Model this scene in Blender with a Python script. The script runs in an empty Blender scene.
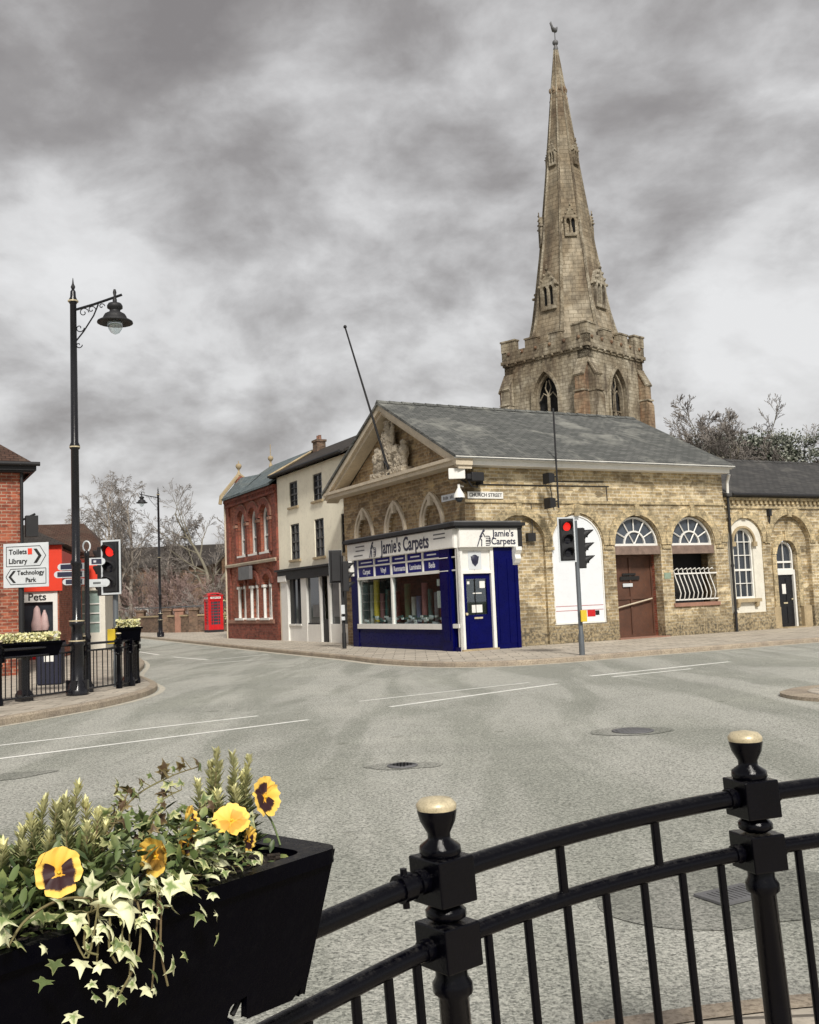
import bpy, bmesh, math, random
from mathutils import Vector, Matrix, noise
from mathutils.geometry import tessellate_polygon
rnd = random.Random(7)
R_ = math.radians
scene = bpy.context.scene
COL = scene.collection

# ------------------------------------------------------------------ helpers
def lk(o):
    COL.objects.link(o); return o

def tag(o, label=None, cat=None, group=None, kind=None):
    if label: o['label'] = label
    if cat: o['category'] = cat
    if group: o['group'] = group
    if kind: o['kind'] = kind
    return o

def thing(name, label, cat, loc=(0, 0, 0), rz=0.0, group=None, rot=None):
    o = lk(bpy.data.objects.new(name, None))
    o.empty_display_size = 0.3
    o.location = loc
    o.rotation_euler = rot if rot else (0, 0, rz)
    return tag(o, label, cat, group)

def kids(o):
    return [c for c in bpy.data.objects if c.parent == o]

def dup(o, loc=None, rz=None, label=None, parent=None):
    c = o.copy(); lk(c)
    if parent is not None: c.parent = parent
    if loc is not None: c.location = loc
    if rz is not None: c.rotation_euler = (o.rotation_euler[0], o.rotation_euler[1], rz)
    if label: c['label'] = label
    for k in kids(o): dup(k, parent=c)
    return c

def mapR(u, v, w): return (u, -w, v)      # wall along local x, outward is -y
def mapL(u, v, w): return (-w, u, v)      # wall along local y, outward is -x
def mapF(u, v, w): return (u, v, w)       # flat on the ground

class MB:
    def __init__(s):
        s.v = []; s.f = []; s.m = []; s.sm = []; s.uv = {}
    def add(s, verts, faces, mi=0, smooth=False, uvs=None):
        b = len(s.v); s.v += [tuple(p) for p in verts]
        for f in faces:
            if uvs is not None: s.uv[len(s.f)] = [uvs[i] for i in f]
            s.f.append(tuple(b + i for i in f)); s.m.append(mi); s.sm.append(smooth)
        return s
    def box(s, lo, hi, mi=0, M=None):
        x0, y0, z0 = lo; x1, y1, z1 = hi
        v = [Vector(p) for p in ((x0,y0,z0),(x1,y0,z0),(x1,y1,z0),(x0,y1,z0),(x0,y0,z1),(x1,y0,z1),(x1,y1,z1),(x0,y1,z1))]
        if M: v = [M @ p for p in v]
        return s.add(v, [(0,3,2,1),(4,5,6,7),(0,1,5,4),(1,2,6,5),(2,3,7,6),(3,0,4,7)], mi)
    def cbox(s, c, size, mi=0, M=None):
        h = [a / 2 for a in size]
        lo = [-a for a in h]; T = Matrix.Translation(Vector(c))
        if M: T = T @ M.to_4x4()
        return s.box(lo, h, mi, T)
    def bx(s, mp, u0, u1, v0, v1, w0, w1, mi=0):       # box in wall coordinates
        a = mp(u0, v0, w0); b = mp(u1, v1, w1)
        return s.box([min(i, j) for i, j in zip(a, b)], [max(i, j) for i, j in zip(a, b)], mi)
    def plate(s, mp, outer, holes, w0, w1, mi=0, mside=None):
        loops = [outer] + list(holes)
        flat = [p for l in loops for p in l]
        tris = tessellate_polygon([[Vector((p[0], p[1], 0)) for p in l] for l in loops])
        n = len(flat)
        vs = [mp(p[0], p[1], w1) for p in flat] + [mp(p[0], p[1], w0) for p in flat]
        s.add(vs, [tuple(t) for t in tris] + [tuple(n + i for i in reversed(t)) for t in tris], mi)
        b = 0
        for l in loops:
            k = len(l)
            v2 = [mp(p[0], p[1], w1) for p in l] + [mp(p[0], p[1], w0) for p in l]
            s.add(v2, [(i, (i + 1) % k, k + (i + 1) % k, k + i) for i in range(k)], mi if mside is None else mside)
        return s
    def tube(s, pts, r, n=8, mi=0, cap=True, closed=False):
        pts = [Vector(p) for p in pts]; k = len(pts)
        rs = r if isinstance(r, (list, tuple)) else [r] * k
        vs = []; prev = None
        for i, p in enumerate(pts):
            if closed: t = pts[(i + 1) % k] - pts[i - 1]
            else: t = pts[min(i + 1, k - 1)] - pts[max(i - 1, 0)]
            if t.length < 1e-9: t = Vector((0, 0, 1))
            t.normalize()
            if prev is None:
                a = Vector((0, 0, 1)) if abs(t.z) < .9 else Vector((1, 0, 0))
                e1 = t.cross(a).normalized()
            else:
                e1 = prev - t * prev.dot(t)
                if e1.length < 1e-6: e1 = t.orthogonal()
                e1.normalize()
            prev = e1; e2 = t.cross(e1)
            for j in range(n):
                an = 2 * math.pi * j / n
                vs.append(p + (e1 * math.cos(an) + e2 * math.sin(an)) * rs[i])
        fs = []
        for i in range(k if closed else k - 1):
            a = i * n; b = ((i + 1) % k) * n
            for j in range(n):
                fs.append((a + j, a + (j + 1) % n, b + (j + 1) % n, b + j))
        s.add(vs, fs, mi, n > 5)
        if cap and not closed and n > 3:
            s.add(vs[:n], [tuple(range(n - 1, -1, -1))], mi); s.add(vs[-n:], [tuple(range(n))], mi)
        return s
    def lathe(s, prof, c=(0, 0, 0), n=20, mi=0, M=None, smooth=True, ang=0.0):
        vs = []
        for (r, z) in prof:
            for j in range(n):
                a = 2 * math.pi * j / n + ang
                p = Vector((r * math.cos(a), r * math.sin(a), z))
                if M: p = M @ p
                vs.append(p + Vector(c))
        k = len(prof); fs = []
        for i in range(k - 1):
            for j in range(n):
                fs.append((i * n + j, i * n + (j + 1) % n, (i + 1) * n + (j + 1) % n, (i + 1) * n + j))
        s.add(vs, fs, mi, smooth)
        s.add(vs[:n], [tuple(range(n - 1, -1, -1))], mi); s.add(vs[-n:], [tuple(range(n))], mi)
        return s
    def ball(s, c, r, mi=0, n=10, m=6):
        if not isinstance(r, (list, tuple)): r = (r, r, r)
        vs = [(c[0], c[1], c[2] - r[2])]
        for i in range(1, m):
            t = math.pi * i / m - math.pi / 2
            for j in range(n):
                a = 2 * math.pi * j / n
                vs.append((c[0] + r[0] * math.cos(t) * math.cos(a), c[1] + r[1] * math.cos(t) * math.sin(a), c[2] + r[2] * math.sin(t)))
        vs.append((c[0], c[1], c[2] + r[2])); L = len(vs) - 1
        fs = [(0, 1 + (j + 1) % n, 1 + j) for j in range(n)]
        for i in range(m - 2):
            for j in range(n):
                fs.append((1 + i * n + j, 1 + i * n + (j + 1) % n, 1 + (i + 1) * n + (j + 1) % n, 1 + (i + 1) * n + j))
        fs += [(L, 1 + (m - 2) * n + j, 1 + (m - 2) * n + (j + 1) % n) for j in range(n)]
        return s.add(vs, fs, mi, True)
    def build(s, name, mats, parent=None, recalc=True, bevel=0, loc=None, rot=None):
        if not isinstance(mats, (list, tuple)): mats = [mats]
        me = bpy.data.meshes.new(name)
        me.from_pydata(s.v, [], s.f)
        for m in mats: me.materials.append(m)
        me.polygons.foreach_set('material_index', s.m)
        me.polygons.foreach_set('use_smooth', s.sm)
        uvl = me.uv_layers.new(name='UVMap')
        co = me.vertices
        for p in me.polygons:
            if p.index in s.uv:
                for li, q in zip(p.loop_indices, s.uv[p.index]): uvl.data[li].uv = q
                continue
            nn = p.normal
            if abs(nn.z) > .97: t = Vector((1, 0, 0)); b = Vector((0, 1, 0))
            else:
                t = Vector((-nn.y, nn.x, 0)).normalized()
                if (abs(t.x) > abs(t.y) and t.x < 0) or (abs(t.y) >= abs(t.x) and t.y < 0): t = -t
                b = nn.cross(t); b = b if b.z > 0 else -b
            for li in p.loop_indices:
                q = co[me.loops[li].vertex_index].co
                uvl.data[li].uv = (q.dot(t), q.dot(b))
        if recalc:
            bm = bmesh.new(); bm.from_mesh(me)
            bmesh.ops.recalc_face_normals(bm, faces=bm.faces)
            bm.to_mesh(me); bm.free()
        me.update()
        o = lk(bpy.data.objects.new(name, me))
        if parent is not None: o.parent = parent
        if loc: o.location = loc
        if rot: o.rotation_euler = rot
        if bevel:
            md = o.modifiers.new('bev', 'BEVEL'); md.width = bevel; md.segments = 2; md.limit_method = 'ANGLE'
        return o

def one(name, mat, parent, fn, *a, bevel=0, **k):
    m = MB(); getattr(m, fn)(*a, **k); return m.build(name, mat, parent, bevel=bevel)

def archp(cx, hw, z0, zs, kind='round', n=14, rise=None):
    """closed outline of an opening: flat bottom z0, springing zs"""
    pts = [(cx - hw, z0), (cx + hw, z0), (cx + hw, zs)]
    if kind == 'round':
        ry = rise or hw
        for i in range(1, n):
            a = math.pi * i / n; pts.append((cx + hw * math.cos(a), zs + ry * math.sin(a)))
    else:
        r = rise or hw * 2.0                                   # gothic: radius of each side
        cr = cx + hw - r; am = math.acos((cx - cr) / r)
        h = n // 2
        for i in range(1, h + 1):
            a = am * i / h; pts.append((cr + r * math.cos(a), zs + r * math.sin(a)))
        for i in range(h - 1, 0, -1):
            a = am * i / h; pts.append((2 * cx - cr - r * math.cos(a), zs + r * math.sin(a)))
    pts.append((cx - hw, zs))
    return pts

def ring(m, mp, cx, hw, t, z0, zs, w0, w1, kind='round', legs=True, mi=0, rise=None, n=18):
    """arch band of width t round an opening"""
    r = rise if kind == 'round' else (rise or hw * 2)
    if kind == 'round': o = archp(cx, hw + t, z0, zs, kind, n, rise=(r or hw) + t); i = archp(cx, hw, z0, zs, kind, n, rise=r)
    else: o = archp(cx, hw + t, z0, zs, kind, n, rise=r + t); i = archp(cx, hw, z0, zs, kind, n, rise=r)
    o = o[1:] + o[:1]; i = i[1:] + i[:1]      # start right-bottom ... end left-bottom
    if not legs: o = o[1:-1]; i = i[1:-1]
    m.plate(mp, o + i[::-1], [], w0, w1, mi)

def text(name, body, size, mat, parent, pos, plane='R', sx=1.0, ext=.004, bold=0.0, align='CENTER', shear=0, rotz=None):
    cu = bpy.data.curves.new(name, 'FONT'); cu.body = body; cu.size = size; cu.extrude = ext
    cu.offset = bold; cu.align_x = align; cu.align_y = 'CENTER'; cu.shear = shear; cu.resolution_u = 3
    tmp = bpy.data.objects.new(name + '_tmp', cu); lk(tmp)
    dg = bpy.context.evaluated_depsgraph_get(); dg.update()
    me = bpy.data.meshes.new_from_object(tmp.evaluated_get(dg))
    bpy.data.objects.remove(tmp)
    if plane == 'R': M = Matrix(((1, 0, 0), (0, 0, -1), (0, 1, 0)))
    elif plane == 'L': M = Matrix(((0, 0, -1), (-1, 0, 0), (0, 1, 0)))
    else: M = Matrix.Identity(3)
    M = M @ Matrix.Diagonal((sx, 1, 1))
    for v in me.vertices: v.co = M @ v.co
    me.materials.clear(); me.materials.append(mat)
    o = lk(bpy.data.objects.new(name, me)); o.location = pos; o.parent = parent
    return o

def smooth_path(pts, k=6):
    out = []; P = [Vector(p) for p in pts]; n = len(P)
    for i in range(n - 1):
        a = P[max(i - 1, 0)]; b = P[i]; c = P[i + 1]; d = P[min(i + 2, n - 1)]
        for j in range(k):
            t = j / k
            out.append(.5 * ((2 * b) + (c - a) * t + (2 * a - 5 * b + 4 * c - d) * t * t + (3 * b - a - 3 * c + d) * t ** 3))
    out.append(P[-1]); return out

# ------------------------------------------------------------------ materials
class NT:
    def __init__(s, name):
        s.m = bpy.data.materials.new(name); s.m.use_nodes = True
        s.t = s.m.node_tree; s.n = s.t.nodes; s.b = s.n['Principled BSDF']
    def node(s, typ, **k):
        nd = s.n.new(typ)
        for a, v in k.items():
            if a.startswith('i_'):
                key = a[2:].replace('_', ' ')
                nd.inputs[int(key) if key.isdigit() else key].default_value = v
            else: setattr(nd, a, v)
        return nd
    def L(s, a, b): s.t.links.new(a, b)
    def coord(s, kind='Object', scale=None):
        tc = s.node('ShaderNodeTexCoord')
        if scale is None: return tc.outputs[kind]
        mp = s.node('ShaderNodeMapping'); mp.inputs['Scale'].default_value = scale
        s.L(tc.outputs[kind], mp.inputs[0]); return mp.outputs[0]
    def noise(s, vec, scale, detail=4, rough=.6, dist=0):
        n = s.node('ShaderNodeTexNoise', i_Scale=scale, i_Detail=detail, i_Roughness=rough, i_Distortion=dist)
        s.L(vec, n.inputs['Vector']); return n.outputs[0]
    def ramp(s, fac, stops, interp='LINEAR'):
        r = s.node('ShaderNodeValToRGB'); cr = r.color_ramp; cr.interpolation = interp
        while len(cr.elements) < len(stops): cr.elements.new(.5)
        for e, (p, c) in zip(cr.elements, stops):
            e.position = p; e.color = (c, c, c, 1) if isinstance(c, (int, float)) else (*c, 1)
        s.L(fac, r.inputs[0]); return r.outputs[0]
    def mix(s, fac, a, b, mode='MIX'):
        m = s.node('ShaderNodeMix', data_type='RGBA', blend_type=mode)
        for k, v in ((0, fac), (6, a), (7, b)):
            if isinstance(v, (int, float)) : m.inputs[k].default_value = v if k == 0 else (v, v, v, 1)
            elif isinstance(v, tuple): m.inputs[k].default_value = (*v, 1)
            else: s.L(v, m.inputs[k])
        return m.outputs[2]
    def math(s, op, a, b=None, c=None, clamp=False):
        m = s.node('ShaderNodeMath', operation=op, use_clamp=clamp)
        for i, v in enumerate((a, b, c)):
            if v is None: continue
            if isinstance(v, (int, float)): m.inputs[i].default_value = v
            else: s.L(v, m.inputs[i])
        return m.outputs[0]
    def bump(s, h, strength=.3, dist=.01):
        b = s.node('ShaderNodeBump', i_Strength=strength, i_Distance=dist)
        s.L(h, b.inputs['Height']); s.L(b.outputs[0], s.b.inputs['Normal'])
    def color(s, c):
        if isinstance(c, tuple): s.b.inputs['Base Color'].default_value = (*c, 1)
        else: s.L(c, s.b.inputs['Base Color'])
    def rough(s, r):
        if isinstance(r, (int, float)): s.b.inputs['Roughness'].default_value = r
        else: s.L(r, s.b.inputs['Roughness'])

def paint(name, col, rough=.45, var=.25, dirt=(.05, .045, .04), dirtamt=.25, scale=3.0, metal=0, coat=0, spec=None, bump=.1):
    t = NT(name); v = t.coord()
    n1 = t.noise(v, scale, 6, .65); n2 = t.noise(v, scale * 9, 5, .7)
    dk = tuple(c * (1 - var) for c in col); lt = tuple(min(1, c * (1 + var * .5)) for c in col)
    c = t.mix(t.ramp(n1, [(.3, 0.), (.7, 1.)]), dk, lt)
    c = t.mix(t.math('MULTIPLY', t.ramp(n2, [(.5, 0.), (.75, 1.)]), dirtamt), c, dirt)
    t.color(c); t.rough(t.ramp(n2, [(.3, max(0, rough - .1)), (.7, min(1, rough + .15))]))
    t.b.inputs['Metallic'].default_value = metal
    if coat: t.b.inputs['Coat Weight'].default_value = coat
    if spec is not None: t.b.inputs['Specular IOR Level'].default_value = spec
    if bump: t.bump(n2, bump, .005)
    return t.m

def brick(name, c1, c2, mortar, stain=(.06, .05, .045), stainamt=.5, basez=None, w=.225, h=.075, pale=None, rough=.9, msize=.012):
    t = NT(name); uv = t.coord('UV'); ob = t.coord()
    b = t.node('ShaderNodeTexBrick', i_Scale=1.0)
    b.inputs['Color1'].default_value = (*c1, 1); b.inputs['Color2'].default_value = (*c2, 1); b.inputs['Mortar'].default_value = (*mortar, 1)
    b.inputs['Mortar Size'].default_value = msize; b.inputs['Mortar Smooth'].default_value = .3
    b.inputs['Brick Width'].default_value = w; b.inputs['Row Height'].default_value = h; b.inputs['Bias'].default_value = -.1
    t.L(uv, b.inputs['Vector'])
    # scattered odd bricks: noise sampled on a brick-sized grid
    mp = t.node('ShaderNodeMapping'); mp.inputs['Scale'].default_value = (1 / w / 1.0, 1 / h, 1); t.L(uv, mp.inputs[0])
    vo = t.node('ShaderNodeTexVoronoi', i_Scale=1.0, i_Randomness=.55); t.L(mp.outputs[0], vo.inputs['Vector'])
    rv = t.math('MULTIPLY', vo.outputs['Color'], 1.0)
    c = t.mix(t.ramp(rv, [(.0, .9), (.25, .5), (.48, 0.)]), b.outputs[0], tuple(x * .3 for x in c1))
    c = t.mix(t.ramp(rv, [(.66, 0.), (.9, .6)]), c, pale or tuple(min(1, x * 1.6) for x in c2))
    n1 = t.noise(ob, .9, 8, .7, .5); n2 = t.noise(ob, 5.5, 7, .75)
    f = t.math('MULTIPLY', t.ramp(n1, [(.42, 0.), (.68, 1.)]), stainamt)
    c = t.mix(f, c, t.mix(.5, c, stain, 'MULTIPLY'))
    c = t.mix(t.math('MULTIPLY', t.ramp(n1, [(.42, 0.), (.68, 1.)]), stainamt * .6), c, stain)
    c = t.mix(t.ramp(n2, [(.36, .75), (.5, 0.)]), c, tuple(x * .33 + .01 for x in c1))
    n5 = t.noise(ob, 2.3, 8, .75, .4)
    c = t.mix(t.ramp(n5, [(.5, 0.), (.66, .6)]), c, t.mix(1.0, c, (.55, .56, .56), 'MULTIPLY')); c = t.mix(t.ramp(n5, [(.36, .45), (.47, 0.)]), c, pale or tuple(min(1, x * 1.5) for x in c2))
    if basez:
        sep = t.node('ShaderNodeSeparateXYZ'); t.L(ob, sep.inputs[0])
        z = t.math('ADD', sep.outputs[2], t.math('MULTIPLY', n2, .9))
        mr = t.node('ShaderNodeMapRange'); mr.inputs[1].default_value = basez + 1.25; mr.inputs[2].default_value = basez + .55
        mr.inputs[3].default_value = 0; mr.inputs[4].default_value = .8; t.L(z, mr.inputs[0])
        c = t.mix(mr.outputs[0], c, t.mix(t.ramp(t.noise(ob, 12, 4), [(.4, 0.), (.6, 1.)]), (.05, .045, .035), (.34, .27, .16)))
    t.color(c); t.rough(rough)
    hgt = t.math('ADD', t.math('MULTIPLY', b.outputs['Fac'], -.7), t.math('MULTIPLY', n2, .5))
    t.bump(hgt, .6, .012)
    return t.m

def slate(name, c1, c2, w=.3, h=.16, lichen=(.3, .29, .22), lam=.5):
    t = NT(name); uv = t.coord('UV'); ob = t.coord()
    b = t.node('ShaderNodeTexBrick', i_Scale=1.0)
    b.inputs['Color1'].default_value = (*c1, 1); b.inputs['Color2'].default_value = (*c2, 1)
    b.inputs['Mortar'].default_value = (*[x * .25 for x in c1], 1)
    b.inputs['Mortar Size'].default_value = .012; b.inputs['Brick Width'].default_value = w; b.inputs['Row Height'].default_value = h
    t.L(uv, b.inputs['Vector'])
    n1 = t.noise(ob, .7, 8, .72, .8); n2 = t.noise(t.coord('UV', (1.2, 6, 1)), 2.5, 6, .7)
    c = t.mix(t.ramp(n2, [(.3, .6), (.6, 0.)]), b.outputs[0], tuple(x * .4 for x in c1))
    c = t.mix(t.math('MULTIPLY', t.ramp(n1, [(.5, 0.), (.72, 1.)]), lam), c, lichen)
    t.color(c); t.rough(.75); t.bump(t.math('ADD', b.outputs['Fac'], t.math('MULTIPLY', n2, -.8)), .5, .015)
    t.b.inputs['Specular IOR Level'].default_value = .25
    return t.m

def stone(name, cols, bw=.55, bh=.28, stain=(.05, .045, .035), amt=.6, sc=.35, mortar=(.2, .17, .12)):
    t = NT(name); uv = t.coord('UV'); ob = t.coord()
    b = t.node('ShaderNodeTexBrick', i_Scale=1.0)
    b.inputs['Color1'].default_value = (.82, .8, .78, 1); b.inputs['Color2'].default_value = (1.1, 1.1, 1.1, 1); b.inputs['Mortar'].default_value = (.62, .6, .55, 1)
    b.inputs['Mortar Size'].default_value = .022; b.inputs['Brick Width'].default_value = bw; b.inputs['Row Height'].default_value = bh
    t.L(uv, b.inputs['Vector'])
    n1 = t.noise(ob, sc, 8, .65, .6); n2 = t.noise(ob, sc * 4.3, 8, .72); n3 = t.noise(t.coord('Object', (1.6, 1.6, .35)), sc * 3, 6, .7)
    n0 = t.noise(ob, sc * .55, 3, .5); n1 = t.math('ADD', t.math('MULTIPLY', n1, .6), t.math('MULTIPLY', n0, .42))
    c = t.ramp(n1, [(.40, cols[0]), (.50, cols[1]), (.60, cols[2])])
    c = t.mix(1.0, c, b.outputs[0], 'MULTIPLY')
    c = t.mix(t.math('MULTIPLY', t.ramp(n3, [(.48, 0.), (.66, 1.)]), amt), c, stain)
    c = t.mix(t.ramp(n2, [(.3, .6), (.55, 0.)]), c, tuple(x * .3 for x in cols[0]))
    c = t.mix(t.ramp(n2, [(.66, 0.), (.8, .5)]), c, tuple(min(1, x * 1.5) for x in cols[2]))
    t.color(c); t.rough(.92); t.bump(t.math('ADD', b.outputs['Fac'], t.math('MULTIPLY', n2, -1.5)), .6, .04)
    return t.m

def glassm(name, col=(.02, .025, .03), rough=.06, see=None):
    t = NT(name)
    if see is None:
        v = t.coord(); n = t.noise(v, 1.6, 3, .5)
        t.color(t.mix(n, tuple(c * .4 for c in col), tuple(c * 1.8 for c in col))); t.rough(rough)
        t.bump(t.noise(v, 2.0, 2), .05, .02)
    else:
        gl = t.node('ShaderNodeBsdfGlossy', i_Roughness=.02); gl.inputs[0].default_value = (.9, .95, 1, 1)
        tr = t.node('ShaderNodeBsdfTransparent'); tr.inputs[0].default_value = (.85, .9, .9, 1)
        mx = t.node('ShaderNodeMixShader', i_0=see); t.L(tr.outputs[0], mx.inputs[1]); t.L(gl.outputs[0], mx.inputs[2])
        t.L(mx.outputs[0], t.n['Material Output'].inputs[0])
    return t.m

M = {}
M['yel'] = brick('yellow_brick', (.56, .42, .22), (.38, .29, .165), (.66, .58, .43), basez=.15, stainamt=.7, pale=(.80, .69, .47), stain=(.12, .10, .075), w=.31, h=.108, msize=.02)
M['yelL'] = brick('shade_browned_brick', (.40, .27, .135), (.24, .16, .09), (.42, .34, .22), w=.31, h=.108, msize=.02, stainamt=.5, pale=(.52, .39, .2), stain=(.09, .05, .035))  # browner yellow brick, partly the pediment front's shade put into the colour
M['yelarch'] = brick('pale_arch_brick', (.66, .53, .31), (.54, .42, .24), (.45, .38, .25), stainamt=.5, w=.1, h=.09, stain=(.12, .1, .07))
M['red'] = brick('red_brick', (.42, .105, .052), (.27, .062, .038), (.34, .2, .14), stainamt=.35, pale=(.33, .10, .055), stain=(.05, .02, .018))
M['redL'] = brick('orange_red_brick', (.36, .085, .042), (.26, .06, .035), (.42, .3, .22), stainamt=.25, pale=(.45, .14, .07), msize=.014, h=.085, w=.25)
M['wallbrick'] = brick('garden_wall_brick', (.25, .16, .1), (.17, .1, .07), (.2, .16, .12), stainamt=.6)
M['slate'] = slate('weathered_slate', (.155, .158, .15), (.085, .09, .086), lichen=(.33, .33, .295), lam=.75)
M['slateB'] = slate('blue_slate', (.17, .205, .215), (.11, .14, .15), lam=.3)
M['slateD'] = slate('dark_roof_tiles', (.06, .05, .045), (.04, .035, .03), lam=.2, lichen=(.15, .13, .1))
M['tileB'] = slate('brown_roof_tiles', (.10, .055, .04), (.07, .04, .03), lam=.15, w=.2, h=.12)
M['stone'] = stone('church_limestone', ((.15, .11, .07), (.31, .265, .19), (.46, .415, .325)), amt=.85, stain=(.07, .05, .035))
M['stoneB'] = stone('brown_church_stone', ((.14, .07, .045), (.28, .17, .10), (.36, .28, .19)), amt=.6)
M['trim'] = paint('cream_painted_stone', (.58, .50, .38), .7, .2, dirtamt=.35, scale=2)
M['stonetrim'] = paint('sandstone_trim', (.42, .33, .2), .85, .3, dirtamt=.5, scale=3, bump=.4)
M['white'] = paint('white_paint', (.78, .77, .73), .45, .08, dirt=(.35, .32, .27), dirtamt=.3)
M['whiteW'] = paint('white_stucco', (.72, .69, .6), .8, .12, dirt=(.3, .27, .2), dirtamt=.35)
M['panelw'] = paint('white_panel', (.74, .77, .8), .4, .05, dirt=(.5, .5, .48), dirtamt=.15)
M['cream'] = paint('cream_render', (.92, .87, .70), .85, .12, dirt=(.4, .34, .24), dirtamt=.25, scale=.8)
M['sashdk'] = paint('dark_sash_paint', (.06, .055, .05), .5, .2)
M['navy'] = paint('navy_gloss_paint', (.0012, .0022, .068), .3, .25, dirtamt=.02, spec=.12)
M['blue'] = paint('blue_sign_panel', (.008, .010, .16), .4, .15, dirtamt=.03, spec=.15)
M['black'] = paint('black_gloss_paint', (.006, .006, .009), .22, .3, dirt=(.05, .045, .04), dirtamt=.12, scale=8, bump=.12)
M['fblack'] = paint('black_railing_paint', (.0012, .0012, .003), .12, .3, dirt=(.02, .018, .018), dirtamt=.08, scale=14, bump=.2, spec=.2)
M['bmatt'] = paint('matt_black', (.012, .012, .014), .6, .3, dirtamt=.15)
def top_dust_glint(m, amt, col=(.2, .19, .175)):  # pale grey on up-facing faces: dust speckle, with rail-top highlight painted in
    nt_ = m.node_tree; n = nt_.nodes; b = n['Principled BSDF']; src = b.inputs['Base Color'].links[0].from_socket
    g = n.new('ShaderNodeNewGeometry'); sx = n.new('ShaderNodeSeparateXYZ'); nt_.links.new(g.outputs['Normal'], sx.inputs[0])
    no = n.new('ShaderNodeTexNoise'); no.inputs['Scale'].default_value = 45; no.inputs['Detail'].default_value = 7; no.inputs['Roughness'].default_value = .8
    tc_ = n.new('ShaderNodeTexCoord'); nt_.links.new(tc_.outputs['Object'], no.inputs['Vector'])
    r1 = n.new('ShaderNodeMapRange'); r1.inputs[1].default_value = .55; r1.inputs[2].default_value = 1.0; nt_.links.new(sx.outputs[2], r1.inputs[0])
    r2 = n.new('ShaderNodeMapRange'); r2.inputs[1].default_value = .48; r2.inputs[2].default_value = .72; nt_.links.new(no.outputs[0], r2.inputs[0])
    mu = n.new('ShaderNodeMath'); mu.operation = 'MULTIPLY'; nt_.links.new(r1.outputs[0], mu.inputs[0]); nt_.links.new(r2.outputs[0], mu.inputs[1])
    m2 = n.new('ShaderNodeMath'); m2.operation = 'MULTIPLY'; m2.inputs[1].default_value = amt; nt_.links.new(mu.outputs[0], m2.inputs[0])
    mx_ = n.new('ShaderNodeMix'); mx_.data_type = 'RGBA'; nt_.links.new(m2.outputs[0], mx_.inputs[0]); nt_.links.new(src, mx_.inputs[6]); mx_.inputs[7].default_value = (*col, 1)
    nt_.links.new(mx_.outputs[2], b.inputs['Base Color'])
top_dust_glint(M['fblack'], .22)
M['plas'] = paint('black_planter_plastic', (.0010, .0010, .0028), .3, .3, dirt=(.008, .008, .009), dirtamt=.2, scale=5, bump=.3, spec=.05)
top_dust_glint(M['plas'], .7, (.10, .095, .085))
M['gold'] = paint('worn_gold_paint', (.66, .57, .38), .4, .35, dirt=(.16, .12, .07), dirtamt=.6, scale=24, metal=.2)
M['grey'] = paint('grey_galvanised', (.13, .145, .16), .5, .2, dirtamt=.2, metal=.3)
M['greyl'] = paint('light_grey_border', (.6, .63, .65), .45, .1, dirtamt=.1)
M['redp'] = paint('red_gloss_paint', (.55, .012, .016), .3, .2, dirtamt=.08)
M['redfas'] = paint('bright_red_fascia', (.75, .05, .02), .4, .08, dirtamt=.05)
M['brownw'] = paint('brown_wood', (.105, .045, .026), .6, .35, dirtamt=.5, scale=2)
M['lintel'] = paint('weathered_timber_beam', (.22, .155, .125), .85, .35, dirtamt=.4, scale=4, bump=.4)
M['terra'] = paint('red_sandstone_sill', (.32, .17, .12), .85, .25, dirtamt=.3)
M['lead'] = paint('lead_sheet', (.13, .13, .135), .55, .3, dirtamt=.2)
M['relief'] = paint('pale_carved_stone', (.45, .39, .30), .9, .35, dirt=(.05, .04, .03), dirtamt=.75, scale=6, bump=.6)
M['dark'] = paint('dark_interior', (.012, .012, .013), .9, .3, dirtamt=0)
M['yellow'] = paint('yellow_plastic', (.7, .5, .03), .5, .1, dirtamt=.1)
M['glass'] = glassm('window_glass', (.03, .036, .045), .07)
M['glassF'] = glassm('fanlight_glass', (.05, .06, .075), .12)
M['shopglass'] = glassm('shop_window_glass', see=.09)
M['txtdk'] = paint('dark_lettering', (.02, .022, .05), .5, .1, dirtamt=0)
M['txtwh'] = paint('white_lettering', (.75, .76, .8), .5, .05, dirtamt=0)
M['txtbk'] = paint('black_lettering', (.01, .01, .01), .5, .1, dirtamt=0)

def emis(name, col, st):
    t = NT(name); t.color(tuple(c * .6 for c in col)); t.b.inputs['Emission Color'].default_value = (*col, 1)
    v = t.coord(); w = t.node('ShaderNodeTexVoronoi', i_Scale=60.); t.L(v, w.inputs['Vector'])
    t.L(t.math('MULTIPLY', t.ramp(w.outputs['Distance'], [(0., 1.), (.7, .55)]), st), t.b.inputs['Emission Strength'])
    return t.m
M['redlit'] = emis('lit_red_lens', (1, .03, .02), 1.3)
M['lensoff'] = glassm('unlit_lens', (.02, .02, .03), .15)
M['lampglass'] = glassm('lamp_bowl_glass', see=.3)

def bark(name, a, b, sc=6, patch=None):
    t = NT(name); v = t.coord('Object', (1, 1, .4)); n = t.noise(v, sc, 6, .7)
    c = t.mix(t.ramp(n, [(.35, 0.), (.65, 1.)]), a, b)
    if patch: c = t.mix(t.ramp(t.noise(t.coord('Object', (1, 1, 3)), 2.2, 5, .7), [(.55, 0.), (.62, 1.)]), c, patch)
    t.color(c); t.rough(.9); t.bump(n, .6, .02); return t.m
M['birch'] = bark('birch_bark', (.42, .38, .33), (.26, .22, .19), 3, (.04, .035, .03))
M['twig'] = bark('twig_bark', (.15, .13, .118), (.26, .235, .21))
M['twigP'] = bark('pinkish_twigs', (.22, .15, .135), (.34, .255, .23))
M['barkG'] = bark('grey_green_bark', (.14, .125, .09), (.22, .2, .15))

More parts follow.
